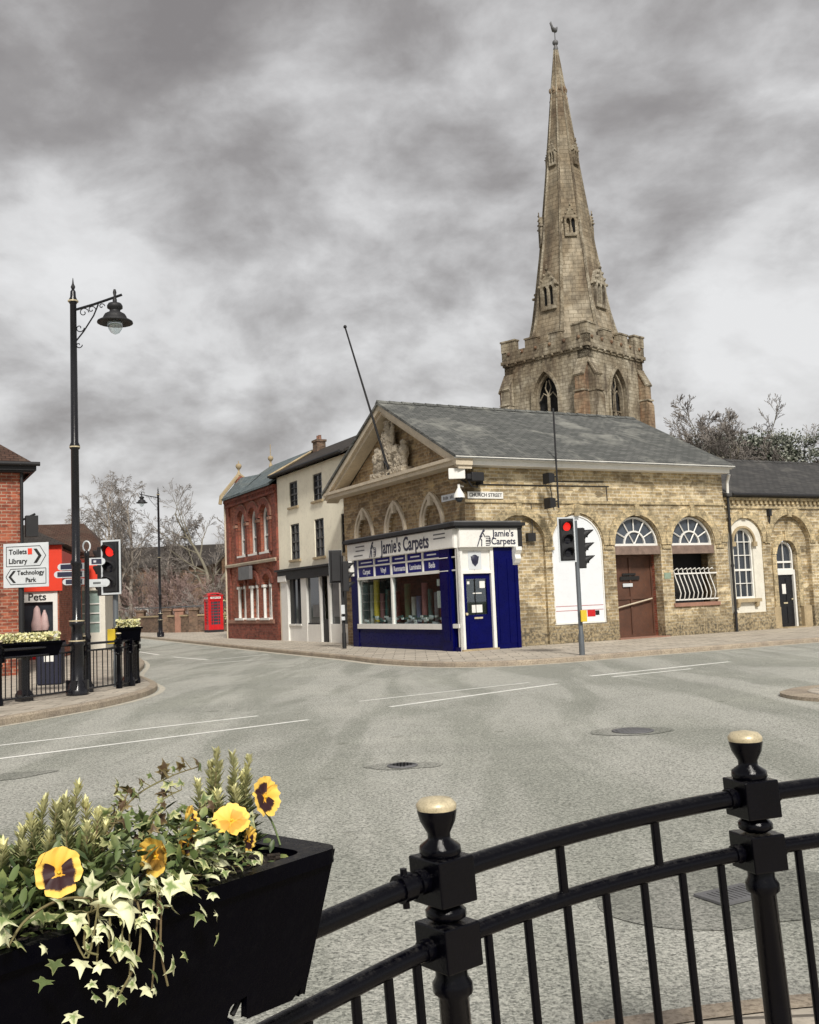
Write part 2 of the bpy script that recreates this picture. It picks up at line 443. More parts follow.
def leafm(name, core, edge, lo=.45, hi=.8, rough=.5, tr=.2):
    t = NT(name); sep = t.node('ShaderNodeSeparateXYZ'); t.L(t.coord('UV'), sep.inputs[0])
    per = t.math('MULTIPLY', t.math('SUBTRACT', sep.outputs[1], .5), .9) if name.startswith(('variegated', 'green_ivy', 'bronze')) else 0.0
    n = t.noise(t.coord(), 60, 4, .7); n0 = t.noise(t.coord(), 9, 3, .6)
    f = t.math('ADD', t.math('ADD', sep.outputs[0], per), t.math('MULTIPLY', t.math('SUBTRACT', n, .5), 1.1))
    c = t.mix(t.ramp(f, [(lo, 0.), (hi, 1.)]), core, edge)
    c = t.mix(t.ramp(n0, [(.35, .5), (.6, 0.)]), c, tuple(x * .45 for x in core))
    t.color(c); t.rough(rough)
    t.b.inputs['Subsurface Weight'].default_value = 0
    try: t.b.inputs['Transmission Weight'].default_value = 0
    except Exception: pass
    return t.m
M['ivyV'] = leafm('variegated_ivy_leaf', (.22, .30, .10), (.80, .80, .50), .2, .62)
M['ivyG'] = leafm('green_ivy_leaf', (.13, .18, .06), (.6, .6, .28), .4, 1.)
M['ivyR'] = leafm('bronze_ivy_leaf', (.1, .06, .03), (.25, .2, .08), .4, .9)
M['sprig'] = leafm('conifer_sprig_leaf', (.12, .17, .06), (.86, .82, .42), .22, .85)
M['darkleaf'] = leafm('dark_green_leaf', (.05, .085, .025), (.30, .34, .11), .3, 1.)
M['ivytree'] = leafm('tree_ivy_leaf', (.03, .04, .02), (.42, .43, .36), .35, 1.1)
M['flowerpale'] = leafm('pale_flower_petal', (.75, .68, .25), (.8, .78, .6), .3, .9)

def pansym():
    t = NT('pansy_petal'); sep = t.node('ShaderNodeSeparateXYZ'); t.L(t.coord('UV'), sep.inputs[0])
    n = t.noise(t.coord(), 160, 4, .7)
    r = t.math('ADD', sep.outputs[0], t.math('MULTIPLY', t.math('SUBTRACT', n, .5), .25))
    blotch = t.math('MULTIPLY', t.ramp(r, [(.12, 0.), (.16, 1.), (.60, 1.), (.68, 0.)]), sep.outputs[1])
    y = t.mix(t.ramp(sep.outputs[0], [(0., 0.), (1., 1.)]), (.88, .42, .02), (.95, .66, .14))
    c = t.mix(blotch, y, (.03, .004, .006)); t.color(c); t.rough(.6); t.bump(n, .15, .002); return t.m
M['pansy'] = pansym()
M['stem'] = bark('plant_stem', (.15, .09, .05), (.2, .2, .08))

def soilm():
    t = NT('potting_compost'); v = t.coord(); n = t.noise(v, 70, 6, .8)
    t.color(t.ramp(n, [(.35, (.012, .008, .006)), (.55, (.05, .035, .025)), (.7, (.16, .12, .08))])); t.rough(1); t.bump(n, 1., .02); return t.m
M['soil'] = soilm()

def asphalt(name='worn_asphalt', base=1.0):
    t = NT(name); v = t.coord()
    big = t.noise(v, .22, 7, .62, .8); mid = t.noise(v, 1.7, 6, .7); fine = t.noise(v, 34, 6, .8)
    vo = t.node('ShaderNodeTexVoronoi', i_Scale=88.); t.L(v, vo.inputs['Vector'])
    st = t.node('ShaderNodeSeparateColor'); t.L(vo.outputs['Color'], st.inputs[0])
    c = t.ramp(big, [(.3, tuple(x * base for x in (.225, .24, .218))), (.5, tuple(x * base for x in (.37, .382, .348))), (.7, tuple(x * base for x in (.50, .505, .45)))])
    c = t.mix(t.ramp(mid, [(.35, .35), (.6, 0.)]), c, (.2, .205, .185))
    sp = t.mix(t.ramp(st.outputs[0], [(0., 0.), (.2, .3), (.5, .6), (1., 1.)]), tuple(x * base for x in (.10, .10, .085)), tuple(x * base for x in (.80, .78, .70)))
    c = t.mix(.52, c, sp)
    c = t.mix(t.ramp(fine, [(.36, .85), (.5, 0.)]), c, (.06, .06, .055))
    lanes = t.noise(t.coord('Object', (.9, .16, 1)), 1.0, 4, .55, .6); c = t.mix(t.ramp(lanes, [(.42, .5), (.56, 0.)]), c, t.mix(1.0, c, (.50, .53, .49), 'MULTIPLY'))
    stn = t.noise(v, 2.6, 3, .5); c = t.mix(t.ramp(stn, [(.66, 0.), (.74, .55)]), c, t.mix(1.0, c, (.5, .5, .46), 'MULTIPLY'))
    # hairline cracks
    d = t.node('ShaderNodeVectorMath', operation='ADD'); w = t.node('ShaderNodeTexNoise', i_Scale=1.1, i_Detail=4.)
    t.L(v, w.inputs['Vector']); sc = t.node('ShaderNodeVectorMath', operation='SCALE'); sc.inputs[3].default_value = 1.6
    t.L(w.outputs['Color'], sc.inputs[0]); t.L(v, d.inputs[0]); t.L(sc.outputs[0], d.inputs[1])
    ck = t.node('ShaderNodeTexVoronoi', feature='DISTANCE_TO_EDGE', i_Scale=.38); t.L(d.outputs[0], ck.inputs['Vector'])
    cm = t.math('MULTIPLY', t.ramp(ck.outputs[0], [(0., 1.), (.008, 0.)]), t.ramp(t.noise(v, .5, 2), [(.55, 0.), (.68, .6)]))
    c = t.mix(cm, c, (.05, .05, .045))
    t.color(c); t.rough(.93); t.b.inputs['Specular IOR Level'].default_value = .25
    t.bump(t.math('ADD', t.math('MULTIPLY', fine, 1.0), t.math('MULTIPLY', vo.outputs['Distance'], -1.0)), .7, .006)
    return t.m
M['road'] = asphalt()
M['patch'] = asphalt('dark_asphalt_patch', .74)

def paving():
    t = NT('paving_slabs'); uv = t.coord('UV'); ob = t.coord()
    b = t.node('ShaderNodeTexBrick', i_Scale=1.0); b.inputs['Color1'].default_value = (.56, .50, .41, 1); b.inputs['Color2'].default_value = (.47, .42, .35, 1)
    b.inputs['Mortar'].default_value = (.12, .105, .085, 1); b.inputs['Mortar Size'].default_value = .012
    b.inputs['Brick Width'].default_value = .6; b.inputs['Row Height'].default_value = .45; t.L(uv, b.inputs['Vector'])
    n = t.noise(ob, 1.3, 7, .7); n2 = t.noise(ob, 25, 5, .7)
    c = t.mix(t.ramp(n, [(.4, 0.), (.65, .5)]), b.outputs[0], (.17, .15, .12))
    c = t.mix(t.ramp(n2, [(.35, .5), (.5, 0.)]), c, (.22, .19, .16)); t.color(c); t.rough(.9); t.bump(n2, .3, .005); return t.m
M['paving'] = paving()
def kerbm():
    t = NT('kerb_stone'); ob = t.coord(); n = t.noise(ob, 2.2, 6, .7); n2 = t.noise(ob, 40, 5, .75)
    c = t.ramp(n, [(.3, (.26, .22, .18)), (.6, (.44, .37, .28)), (.75, (.55, .48, .38))])
    c = t.mix(t.ramp(n2, [(.38, .7), (.55, 0.)]), c, (.12, .09, .06)); t.color(c); t.rough(.9); t.bump(n2, .4, .005); return t.m
M['kerb'] = kerbm()
def linem():
    t = NT('worn_road_marking'); ob = t.coord(); n = t.noise(ob, 30, 7, .85); n1 = t.noise(ob, 1.5, 5, .7)
    f = t.math('ADD', n, t.math('MULTIPLY', n1, .5))
    t.color(t.mix(t.ramp(f, [(.56, 0.), (.76, 1.)]), (.4, .4, .37), (.85, .85, .8))); t.rough(.8); return t.m
M['line'] = linem()
M['yelline'] = paint('worn_yellow_line', (.55, .51, .42), .85, .3, dirt=(.3, .3, .27), dirtamt=.8, scale=6)
M['grass'] = paint('distant_grass', (.09, .11, .05), .95, .4, dirtamt=.3, scale=.5)
SKYOFF = 4.4; SUNE = 4.0
# ------------------------------------------------------------------ camera
CAMZ = 1.6
pitch, roll = R_(5.1), R_(2.35)
fw = Vector((0, math.cos(pitch), math.sin(pitch))); up = Vector((0, -math.sin(pitch), math.cos(pitch))); rt = Vector((1, 0, 0))
rt2 = math.cos(roll) * rt - math.sin(roll) * up; up2 = math.sin(roll) * rt + math.cos(roll) * up
cam = lk(bpy.data.objects.new('camera', bpy.data.cameras.new('camera')))
cam.matrix_world = Matrix.Translation((0, 0, CAMZ)) @ Matrix((rt2, up2, -fw)).transposed().to_4x4()
cam.data.sensor_fit = 'HORIZONTAL'; cam.data.sensor_width = 36; cam.data.lens = 1000 / 819 * 36
cam.data.clip_start = .05; cam.data.clip_end = 3000
scene.camera = cam

# ------------------------------------------------------------------ light and sky
SUN_AZ, SUN_EL = 168.0, 42.0           # compass bearing from +y, sun is behind the camera to the right
w = bpy.data.worlds.new('World'); scene.world = w; w.use_nodes = True
nt = w.node_tree; nn = nt.nodes; nn.clear()
def wn(t, **k):
    n = nn.new(t)
    for a, v in k.items():
        if a.startswith('i_'):
            kk = a[2:].replace('_', ' '); n.inputs[int(kk) if kk.isdigit() else kk].default_value = v
        else: setattr(n, a, v)
    return n
sky = wn('ShaderNodeTexSky', sky_type='NISHITA'); sky.sun_disc = False
sky.sun_elevation = R_(SUN_EL); sky.sun_rotation = R_(SUN_AZ); sky.air_density = 1.5; sky.dust_density = 3
bg1 = wn('ShaderNodeBackground', i_Strength=.07); nt.links.new(sky.outputs[0], bg1.inputs[0])
tc = wn('ShaderNodeTexCoord'); sp = wn('ShaderNodeSeparateXYZ'); nt.links.new(tc.outputs['Generated'], sp.inputs[0])
def wm(op, a, b=None, c=None):
    m = wn('ShaderNodeMath', operation=op)
    for i, v in enumerate((a, b, c)):
        if v is None: continue
        if isinstance(v, (int, float)): m.inputs[i].default_value = v
        else: nt.links.new(v, m.inputs[i])
    return m.outputs[0]
zz = wm("ADD", wm("MAXIMUM", sp.outputs[2], 0.0), .5)
cx = wm('DIVIDE', sp.outputs[0], zz); cy = wm('DIVIDE', sp.outputs[1], zz)
cb = wn('ShaderNodeCombineXYZ'); nt.links.new(cx, cb.inputs[0]); nt.links.new(cy, cb.inputs[1]); cb.inputs[2].default_value = 3.7
def wnoise(scale, det, rg, dist, off=0, src=None):
    mp = wn('ShaderNodeMapping'); mp.inputs['Location'].default_value = (off, off * .7, 0); nt.links.new(src or cb.outputs[0], mp.inputs[0])
    n = wn('ShaderNodeTexNoise', i_Scale=scale, i_Detail=det, i_Roughness=rg, i_Distortion=dist); nt.links.new(mp.outputs[0], n.inputs['Vector']); return n
# billows: warp the cloud plane with a coarse noise, then layered noises
wp = wnoise(2.2, 3., .5, 0, 9.3 + SKYOFF); sb = wn('ShaderNodeVectorMath', operation='SUBTRACT'); nt.links.new(wp.outputs['Color'], sb.inputs[0]); sb.inputs[1].default_value = (.5, .5, .5)
sc_ = wn('ShaderNodeVectorMath', operation='SCALE'); sc_.inputs[3].default_value = .16; nt.links.new(sb.outputs[0], sc_.inputs[0])
ad = wn('ShaderNodeVectorMath', operation='ADD'); nt.links.new(cb.outputs[0], ad.inputs[0]); nt.links.new(sc_.outputs[0], ad.inputs[1])
nA = wnoise(3.0, 2., .45, .0, SKYOFF, ad.outputs[0]).outputs[0]; nB = wnoise(7.5, 8., .56, .0, 5.1 + SKYOFF, ad.outputs[0]).outputs[0]; nC = wnoise(18.0, 6., .55, .0, 2.2, ad.outputs[0]).outputs[0]
f = wm('ADD', wm('MULTIPLY', nA, .80), wm('ADD', wm('MULTIPLY', nB, .68), wm('ADD', wm('MULTIPLY', nC, .16), -.32)))
el = wn('ShaderNodeValToRGB'); nt.links.new(sp.outputs[2], el.inputs[0]); q_ = el.color_ramp.elements; q_.new(.3); q_.new(.42)
for q, (p, c) in zip(q_, [(0., .69), (.22, .655), (.42, .52), (.56, .43)]): q.position = p; q.color = (c, c, c, 1)
f = wm('ADD', f, wm('SUBTRACT', el.outputs[0], .5))
cr = wn('ShaderNodeValToRGB'); nt.links.new(f, cr.inputs[0]); e = cr.color_ramp.elements
while len(e) < 6: e.new(.5)
for q, (p, c) in zip(e, [(.28, (.23, .215, .214)), (.41, (.31, .296, .294)), (.50, (.41, .40, .40)), (.58, (.52, .513, .515)), (.67, (.65, .647, .65)), (.80, (.75, .75, .755))]):
    q.position = p; q.color = (*c, 1)
bg2 = wn('ShaderNodeBackground', i_Strength=1.12); nt.links.new(cr.outputs[0], bg2.inputs[0])
mx = wn('ShaderNodeMixShader', i_0=.93); nt.links.new(bg1.outputs[0], mx.inputs[1]); nt.links.new(bg2.outputs[0], mx.inputs[2])
wo = wn('ShaderNodeOutputWorld'); nt.links.new(mx.outputs[0], wo.inputs[0])

sl = bpy.data.lights.new('sun', 'SUN'); sl.energy = SUNE; sl.angle = R_(10); sl.color = (1, .955, .88)
so = lk(bpy.data.objects.new('sun', sl))
az = R_(SUN_AZ); sd = Vector((math.sin(az) * math.cos(R_(SUN_EL)), math.cos(az) * math.cos(R_(SUN_EL)), math.sin(R_(SUN_EL))))
so.rotation_euler = sd.to_track_quat('Z', 'Y').to_euler()
scene.view_settings.view_transform = 'Standard'; scene.view_settings.look = 'None'; scene.view_settings.exposure = 0; scene.view_settings.gamma = 1
scene.cycles.use_denoising = True; scene.cycles.max_bounces = 6; scene.cycles.transparent_max_bounces = 8

# ------------------------------------------------------------------ ground, road, pavements
def struct(name, m, mat, **k):
    o = m.build(name, mat, **k); o['kind'] = 'structure'; return o
g = MB(); g.add([(-900, -200, -.06), (900, -200, -.06), (900, 1500, -.06), (-900, 1500, -.06)], [(0, 1, 2, 3)]); struct('ground', g, M['grass'])
g = MB(); g.add([(-60, -14, 0), (60, -14, 0), (60, 125, 0), (-60, 125, 0)], [(0, 1, 2, 3)]); struct('road', g, M['road'])

def pavement(name, edge, rest, ktop=.12, kw=.15):
    """edge: kerb line as a smooth path; rest: the remaining corners of the polygon behind it"""
    e = [Vector((p[0], p[1])) for p in edge]
    inn = []
    for i, p in enumerate(e):
        t = (e[min(i + 1, len(e) - 1)] - e[max(i - 1, 0)]).normalized(); inn.append(p + Vector((-t.y, t.x)) * kw)
    m = MB(); m.plate(mapF, [tuple(p) for p in inn] + list(rest), [], -.05, ktop)
    struct(name, m, M['paving'])
    k = MB(); n = len(e)
    z = ktop + .004
    for i in range(n - 1):
        a, b, c, d = e[i], e[i + 1], inn[i + 1], inn[i]
        # slightly battered face and a chamfered arris
        out = [(-.0, -.05), (.0, z - .03), (.03, z)]
        def P(o, q, s, zz): w = (q - o).normalized(); r = o + w * s; return (r.x, r.y, zz)
        A = [P(a, d, 0, -.05), P(a, d, 0, z - .03), P(a, d, .03, z), (d.x, d.y, z), ]
        B = [P(b, c, 0, -.05), P(b, c, 0, z - .03), P(b, c, .03, z), (c.x, c.y, z)]
        k.add(A + B, [(0, 1, 5, 4), (1, 2, 6, 5), (2, 3, 7, 6)])
    struct('kerb', k, M['kerb'])

def joints_strip(name, edge, off, wd, mat, z=.004):
    e = [Vector((p[0], p[1])) for p in edge]; L = []; Q = []
    for i, p in enumerate(e):
        t = (e[min(i + 1, len(e) - 1)] - e[max(i - 1, 0)]).normalized(); nrm = Vector((t.y, -t.x))
        L.append(p + nrm * off); Q.append(p + nrm * (off + wd))
    m = MB(); n = len(e)
    m.add([(p.x, p.y, z) for p in L] + [(p.x, p.y, z) for p in Q], [(i, i + 1, n + i + 1, n + i) for i in range(n - 1)]); struct(name, m, mat)

# the side of the corner shop: path runs far-left -> right, land on its left hand
far_edge = [p.to_2d() for p in smooth_path([(-60, 122, 0), (-40, 101, 0), (-25.8, 81, 0), (-17.2, 63, 0), (-8.5, 43.5, 0), (-4.4, 34.3, 0), (-2.1, 29.3, 0), (-.9, 26.4, 0), (.5, 24.3, 0), (1.9, 23.6, 0), (3.4, 23.95, 0), (5.2, 25.0, 0), (11.3, 28.2, 0), (22, 33.9, 0), (40, 43.6, 0)], 6)]
far_edge = far_edge[::1]
pavement('pavement_by_shops', far_edge, [(40, 120), (-60, 123)])
joints_strip('channel_line', far_edge, .04, .22, M['yelline'])
left_edge = [p.to_2d() for p in smooth_path([(-60, 110, 0), (-36.7, 84, 0), (-20, 56, 0), (-9.9, 35.4, 0), (-6.95, 25.2, 0), (-6.0, 22.7, 0), (-5.38, 21.0, 0), (-5.16, 19.3, 0), (-5.35, 17.6, 0), (-5.75, 16.3, 0), (-6.5, 14.6, 0), (-8.3, 11.6, 0), (-14, 6, 0), (-30, -6, 0)], 6)][::-1]
pavement('pavement_by_railings', left_edge, [(-60, 108), (-60, -6)])
joints_strip('channel_line', left_edge, .04, .12, M['yelline'])
near_edge = [(1.9 + 4.6 * math.sin(R_(x)), -.76 + 4.6 * math.cos(R_(x))) for x in range(100, -101, -4)]
near_edge = [(x, y) for x, y in near_edge][::-1]
pavement('near_pavement', near_edge[::-1], [(-4, -9), (6, -9)], kw=.14)

def strip(name, a, b, wd, mat=None, z=.004):
    a = Vector(a); b = Vector(b); t = (b - a).normalized(); nrm = Vector((-t.y, t.x)) * wd / 2
    m = MB(); k = 12; L = [a + (b - a) * i / k for i in range(k + 1)]
    m.add([(p.x + nrm.x, p.y + nrm.y, z) for p in L] + [(p.x - nrm.x, p.y - nrm.y, z) for p in L], [(i, i + 1, k + 2 + i, k + 1 + i) for i in range(k)])
    return struct(name, m, mat or M['line'])
for a, b, wd in [((-6.3, 12.03), (-2.37, 15.02), .085), ((-6.6, 10.15), (-1.54, 14.24), .09), ((-.42, 15.53), (2.54, 18.33), .11), ((-.95, 16.6), (2.1, 18.86), .07),
                 ((3.4, 19.75), (6.84, 22.05), .13), ((3.75, 19.35), (5.6, 20.55), .1), ((-11.77, 42.21), (-9.49, 37.34), .11), ((-8.47, 35.25), (-6.61, 32.16), .11), ((-6.23, 32.4), (-5.0, 34.3), .1), ((-6.3, 29.9), (-5.0, 31.0), .1),
                 ((9.5, 23.9), (12.5, 25.6), .08)]:
    strip('road_marking', a, b, wd)

# covers and patches in the road
def blob(name, c, rx, ry, mat, z, seed=1, n=40, amp=.12, rot=0):
    r = random.Random(seed); m = MB(); pts = []
    for i in range(n):
        a = 2 * math.pi * i / n; k = 1 + amp * noise.noise(Vector((math.cos(a) * 1.6, math.sin(a) * 1.6, seed * 3.1))) * 2
        x, y = rx * math.cos(a) * k, ry * math.sin(a) * k
        pts.append((c[0] + x * math.cos(rot) - y * math.sin(rot), c[1] + x * math.sin(rot) + y * math.cos(rot), z))
    m.add(pts, [tuple(range(n))]); return struct(name, m, mat)
blob('road_patch', (-.17, 9.95), .36, .22, M['patch'], .005, 3)
blob('road_patch', (2.45, 11.75), .48, .36, M['patch'], .006, 5, amp=.05)
blob('road_patch', (-4.25, 10.25), .5, .22, M['patch'], .005, 8, amp=.2, rot=.6)
blob('road_patch', (1.58, 5.38), .62, .50, asphalt('older_asphalt_patch', .68), .005, 14, n=90, amp=.16, rot=.4)

def cover(loc, rz, lx, ly, label, slots=True, round_=False):
    t = thing('drain_cover', label, 'drain cover', (loc[0], loc[1], .01), rz)
    f_ = MB()
    if round_:
        f_.lathe([(lx, 0), (lx, .006), (lx - .03, .01), (lx - .04, .004)], n=28); f_.build('frame', M['lead'], t)
        g_ = MB(); g_.lathe([(lx - .045, 0), (lx - .045, .007)], n=28)
        for i in range(-3, 4):
            for j in range(-3, 4):
                if i * i + j * j < 11: g_.cbox((i * lx * .22, j * lx * .22, .009), (.05, .05, .006))
        g_.build('lid', M['lead'], t); return t
    f_.plate(mapF, [(-lx, -ly), (lx, -ly), (lx, ly), (-lx, ly)], [[(-lx + .03, -ly + .03), (lx - .03, -ly + .03), (lx - .03, ly - .03), (-lx + .03, ly - .03)]], 0, .012); f_.build('frame', M['lead'], t)
    g_ = MB(); n = 9
    for i in range(n):
        x = -lx + .045 + (2 * lx - .09) * i / (n - 1); g_.cbox((x, 0, .006), (.02, 2 * ly - .06, .01))
    g_.cbox((0, 0, .004), (2 * lx - .06, .03, .008)); g_.build('grate', M['lead'], t); return t
cover((1.6, 5.36), R_(28), .17, .11, 'small rusty slotted drain grate in the asphalt patch beyond the black railing')
cover((2.47, 11.72), 0, .24, .24, 'dark round manhole cover in the middle of the road', round_=True)
cover((-.17, 9.93), 0, .15, .15, 'small round cover in a dark patch near the centre of the road', round_=True)

# traffic island at the right
isl = [p.to_2d() for p in smooth_path([(14, 16.4, 0), (9.0, 16.3, 0), (6.3, 15.75, 0), (5.45, 15.1, 0), (5.28, 14.5, 0), (5.5, 13.9, 0), (6.3, 13.2, 0), (9.0, 12.3, 0), (14, 11.4, 0)], 6)]
m = MB(); m.plate(mapF, [(p.x, p.y) for p in isl], [], -.02, .05); struct('traffic_island_kerb', m, M['kerb'])
ins = [Vector((14, 14)) + (p - Vector((14, 14))) * .955 for p in isl]
m = MB(); m.plate(mapF, [(p.x, p.y) for p in ins], [], .0, .056); struct('traffic_island_paving', m, M['paving'])
ins = [Vector((14, 14)) + (p - Vector((14, 14))) * .90 for p in isl]
m = MB(); m.plate(mapF, [(p.x, p.y) for p in ins], [], .0, .064); struct('traffic_island_paving', m, M['wallbrick'])

# ------------------------------------------------------------------ the corner hall
HC = (1.634, 29.281, .12); HR = R_(28.2)
def hl(name, label, cat, loc=(0, 0, 0), group=None, rz=0):
    """a thing placed in the frame of the corner hall"""
    v = Matrix.Rotation(HR, 3, 'Z') @ Vector(loc) + Vector(HC)
    return thing(name, label, cat, v, HR + rz, group)
hall = hl('corner_hall', 'old yellow brick corner building with a slate roof, stone pediment and round arched bays', 'building')
RX, LY = 10.35, 8.6
# long front: openings of the four bays
bays = [(1.87, .93, 0), (4.05, 1.0, 1), (6.47, .95, 2), (8.86, .95, 3)]
m = MB()
holes = [archp(1.87, .93, .02, 3.05), archp(4.04, 1.0, .56, 2.97), archp(6.47, .95, .02, 3.0), archp(8.86, .95, 1.05, 3.0)]
m.plate(mapR, [(0, -.15), (RX, -.15), (RX, 5.5), (0, 5.5)], holes, -.35, 0)
m.build('wall', M['yel'], hall)
m = MB(); m.plate(mapR, archp(1.87, .93, .02, 3.05), [], -.2, -.12); m.build('arch_infill', M['yel'], hall)
m = MB()
for cx, r, k in bays: ring(m, mapR, cx, r + .02, .27, 2.95, 3.0, 0, .05, legs=False)
for cx, r, k in bays: m.bx(mapR, cx - .09, cx + .09, 3.93, 4.3, .0, .08)
m.bx(mapR, 0, RX, 4.31, 4.39, 0, .05)
for x in (.35, 2.95, 5.25, 7.66, 10.05): m.bx(mapR, x - .17, x + .17, 2.86, 2.97, 0, .045)
m.build('arch_bands', M['yelarch'], hall)
for x, w_ in ((.2, .34), (2.95, .2), (5.27, .2), (7.66, .22), (10.1, .4)):
    for i in range(14):
        if (i + int(x)) % 2: one('quoin', M['yel'], hall, 'bx', mapR, x - w_ / 2, x + w_ / 2, .45 + i * .17, .45 + i * .17 + .15, 0, .012)
# white boarded bay
m = MB(); m.plate(mapR, archp(4.04, .985, .575, 2.97), [], -.12, -.05); wp = m.build('white_panel', M['panelw'], hall)
m = MB(); ring(m, mapR, 4.04, .94, .045, .575, 2.97, -.05, -.02); m.bx(mapR, 3.08, 5.0, .575, .63, -.05, -.02); m.build('frame', M['white'], wp)
m = MB()
for z in (1.12, .98): m.bx(mapR, 3.12, 4.96, z, z + .018, -.05, -.046)
m.build('red_stripe', paint('dull_red_line', (.45, .12, .12), .6, .1), wp)
m = MB(); m.bx(mapR, 4.32, 4.62, .78, .98, -.05, -.04); m.build('red_mark', M['redp'], wp)
m = MB(); m.bx(mapR, 4.63, 4.78, .82, .96, -.05, -.038); m.build('black_mark', M['txtbk'], wp)
# fanlights
def fanlight(cx, zs, r, w0, parent, half=False):
    g_ = MB(); g_.plate(mapR, archp(cx, r, zs, zs + .002), [], w0 - .03, w0); fr = g_.build('fanlight', M['glassF'], parent)
    b = MB(); ring(b, mapR, cx, r - .06, .06, zs, zs, w0, w0 + .07, legs=False)
    b.bx(mapR, cx - r, cx + r, zs, zs + .075, w0, w0 + .075)
    ring(b, mapR, cx, .40, .05, zs, zs + .05, w0, w0 + .06, legs=False)
    for i in range(1, 6):
        a = math.pi * i / 6
        b.tube([mapR(cx + .43 * math.cos(a), zs + .05 + .43 * math.sin(a), w0 + .03), mapR(cx + (r - .03) * math.cos(a), zs + .02 + (r - .03) * math.sin(a), w0 + .03)], .026, 4)
    for s in (-1, 1): b.tube([mapR(cx, zs + .06, w0 + .03), mapR(cx + s * .22, zs + .4, w0 + .03)], .024, 4)
    b.build('glazing_bars', M['white'], fr)
fanlight(6.47, 2.97, .945, -.2, hall); fanlight(8.86, 2.97, .945, -.2, hall)
m = MB(); m.bx(mapR, 5.53, 7.41, 2.69, 2.965, -.3, -.02); m.build('lintel', M['lintel'], hall)
m = MB(); m.bx(mapR, 7.92, 9.80, 2.69, 2.965, -.3, -.02); m.build('lintel', M['lintel'], hall)
# brown recessed door
m = MB(); m.bx(mapR, 5.5, 7.44, -.05, 2.72, -.62, -.52)
for x in (5.52, 6.45, 7.36): m.bx(mapR, x, x + .07, 0, 2.7, -.52, -.48)
for z in (.02, 1.25, 2.6): m.bx(mapR, 5.5, 7.44, z, z + .09, -.52, -.485)
dr = m.build('door', M['brownw'], hall)
m = MB(); m.bx(mapR, 5.35, 5.52, 0, 2.9, -.62, -.35); m.bx(mapR, 7.42, 7.6, 0, 2.9, -.62, -.35); m.bx(mapR, 5.35, 7.6, 2.7, 4.1, -.75, -.62); m.build('porch_wall', M['red'], hall)
m = MB(); m.tube([mapR(5.6, .95, -.42), mapR(7.3, 1.25, -.42)], .028, 6); m.build('handle', M['trim'], dr)
m = MB(); m.bx(mapR, 6.05, 6.85, 1.88, 2.0, -.48, -.46); m.bx(mapR, 6.15, 6.7, 2.03, 2.1, -.48, -.46); m.build('name_board', M['txtbk'], dr)
m = MB(); m.bx(mapR, 6.15, 6.55, 1.66, 1.77, -.48, -.46); m.build('letter_plate', M['greyl'], dr)
m = MB(); m.bx(mapR, 5.45, 7.5, -.13, .03, -.5, .12); m.build('door_step', M['terra'], hall)
# railed window bay
m = MB(); m.bx(mapR, 7.85, 9.9, .9, 4.1, -.85, -.75); m.build('window_recess', M['dark'], hall)
m = MB(); m.bx(mapR, 7.85, 9.87, .94, 1.06, -.3, .06); m.build('sill', M['terra'], hall)
wr = MB()
for z in (1.14, 2.0): wr.bx(mapR, 7.92, 9.8, z, z + .045, .0, .04)
for i in range(9):
    x = 7.97 + i * .193
    wr.tube([mapR(x + .0, 2.17, .06), mapR(x - .03, 2.13, -.02), mapR(x - .02, 2.02, .0), mapR(x, 1.85, .04), mapR(x + .05, 1.6, .10), mapR(x + .10, 1.38, .12), mapR(x + .1, 1.25, .08), mapR(x + .1, 1.15, .03)], .019, 6)
    wr.tube([mapR(x, 2.17, .06), mapR(x + .05, 2.2, .08), mapR(x + .09, 2.15, .07)], .018, 5)
wr.build('window_railing', M['white'], hall)
m = MB(); m.bx(mapR, 7.5, 7.78, 1.87, 2.07, .0, .02); m.build('wall_plaque', paint('small_green_plaque', (.25, .33, .25), .6, .2), hall)
# front under the pediment
m = MB()
nich = [(1.95, .56), (4.45, .56), (6.85, .56)]
m.plate(mapL, [(0, -.15), (LY, -.15), (LY, 5.5), (0, 5.5)], [archp(c, r, 3.0, 3.72, 'gothic', rise=1.0) for c, r in nich], -.35, 0)
m.build('wall', M['yelL'], hall)
m = MB(); m.plate(mapL, [(0, 5.4), (LY, 5.4), (4.3, 7.75)], [], -.35, -.01); m.build('pediment_wall', M['yelL'], hall)
m = MB(); m.bx(mapL, 1, 8, 2.9, 4.8, -.2, -.12); m.build('niche_back', M['yelL'], hall)
for c, r in nich:
    m = MB(); ring(m, mapL, c, r, .1, 3.0, 3.72, -.08, .04, 'gothic', rise=1.0); ring(m, mapL, c, r + .11, .1, 3.0, 3.72, -.02, .09, 'gothic', rise=1.12)
    m.bx(mapL, c - .09, c + .09, 4.42, 4.72, .0, .13); m.build('niche_moulding', M['trim'], hall)
m = MB(); m.box((RX - .3, .35, -.15), (RX, LY, 5.45)); m.plate(mapL, [(0, 5.45), (LY, 5.45), (4.3, 7.8)], [], -RX, -RX + .25)
m.box((.35, LY - .3, -.15), (RX - .3, LY, 5.45)); m.build('wall', M['yelL'], hall)
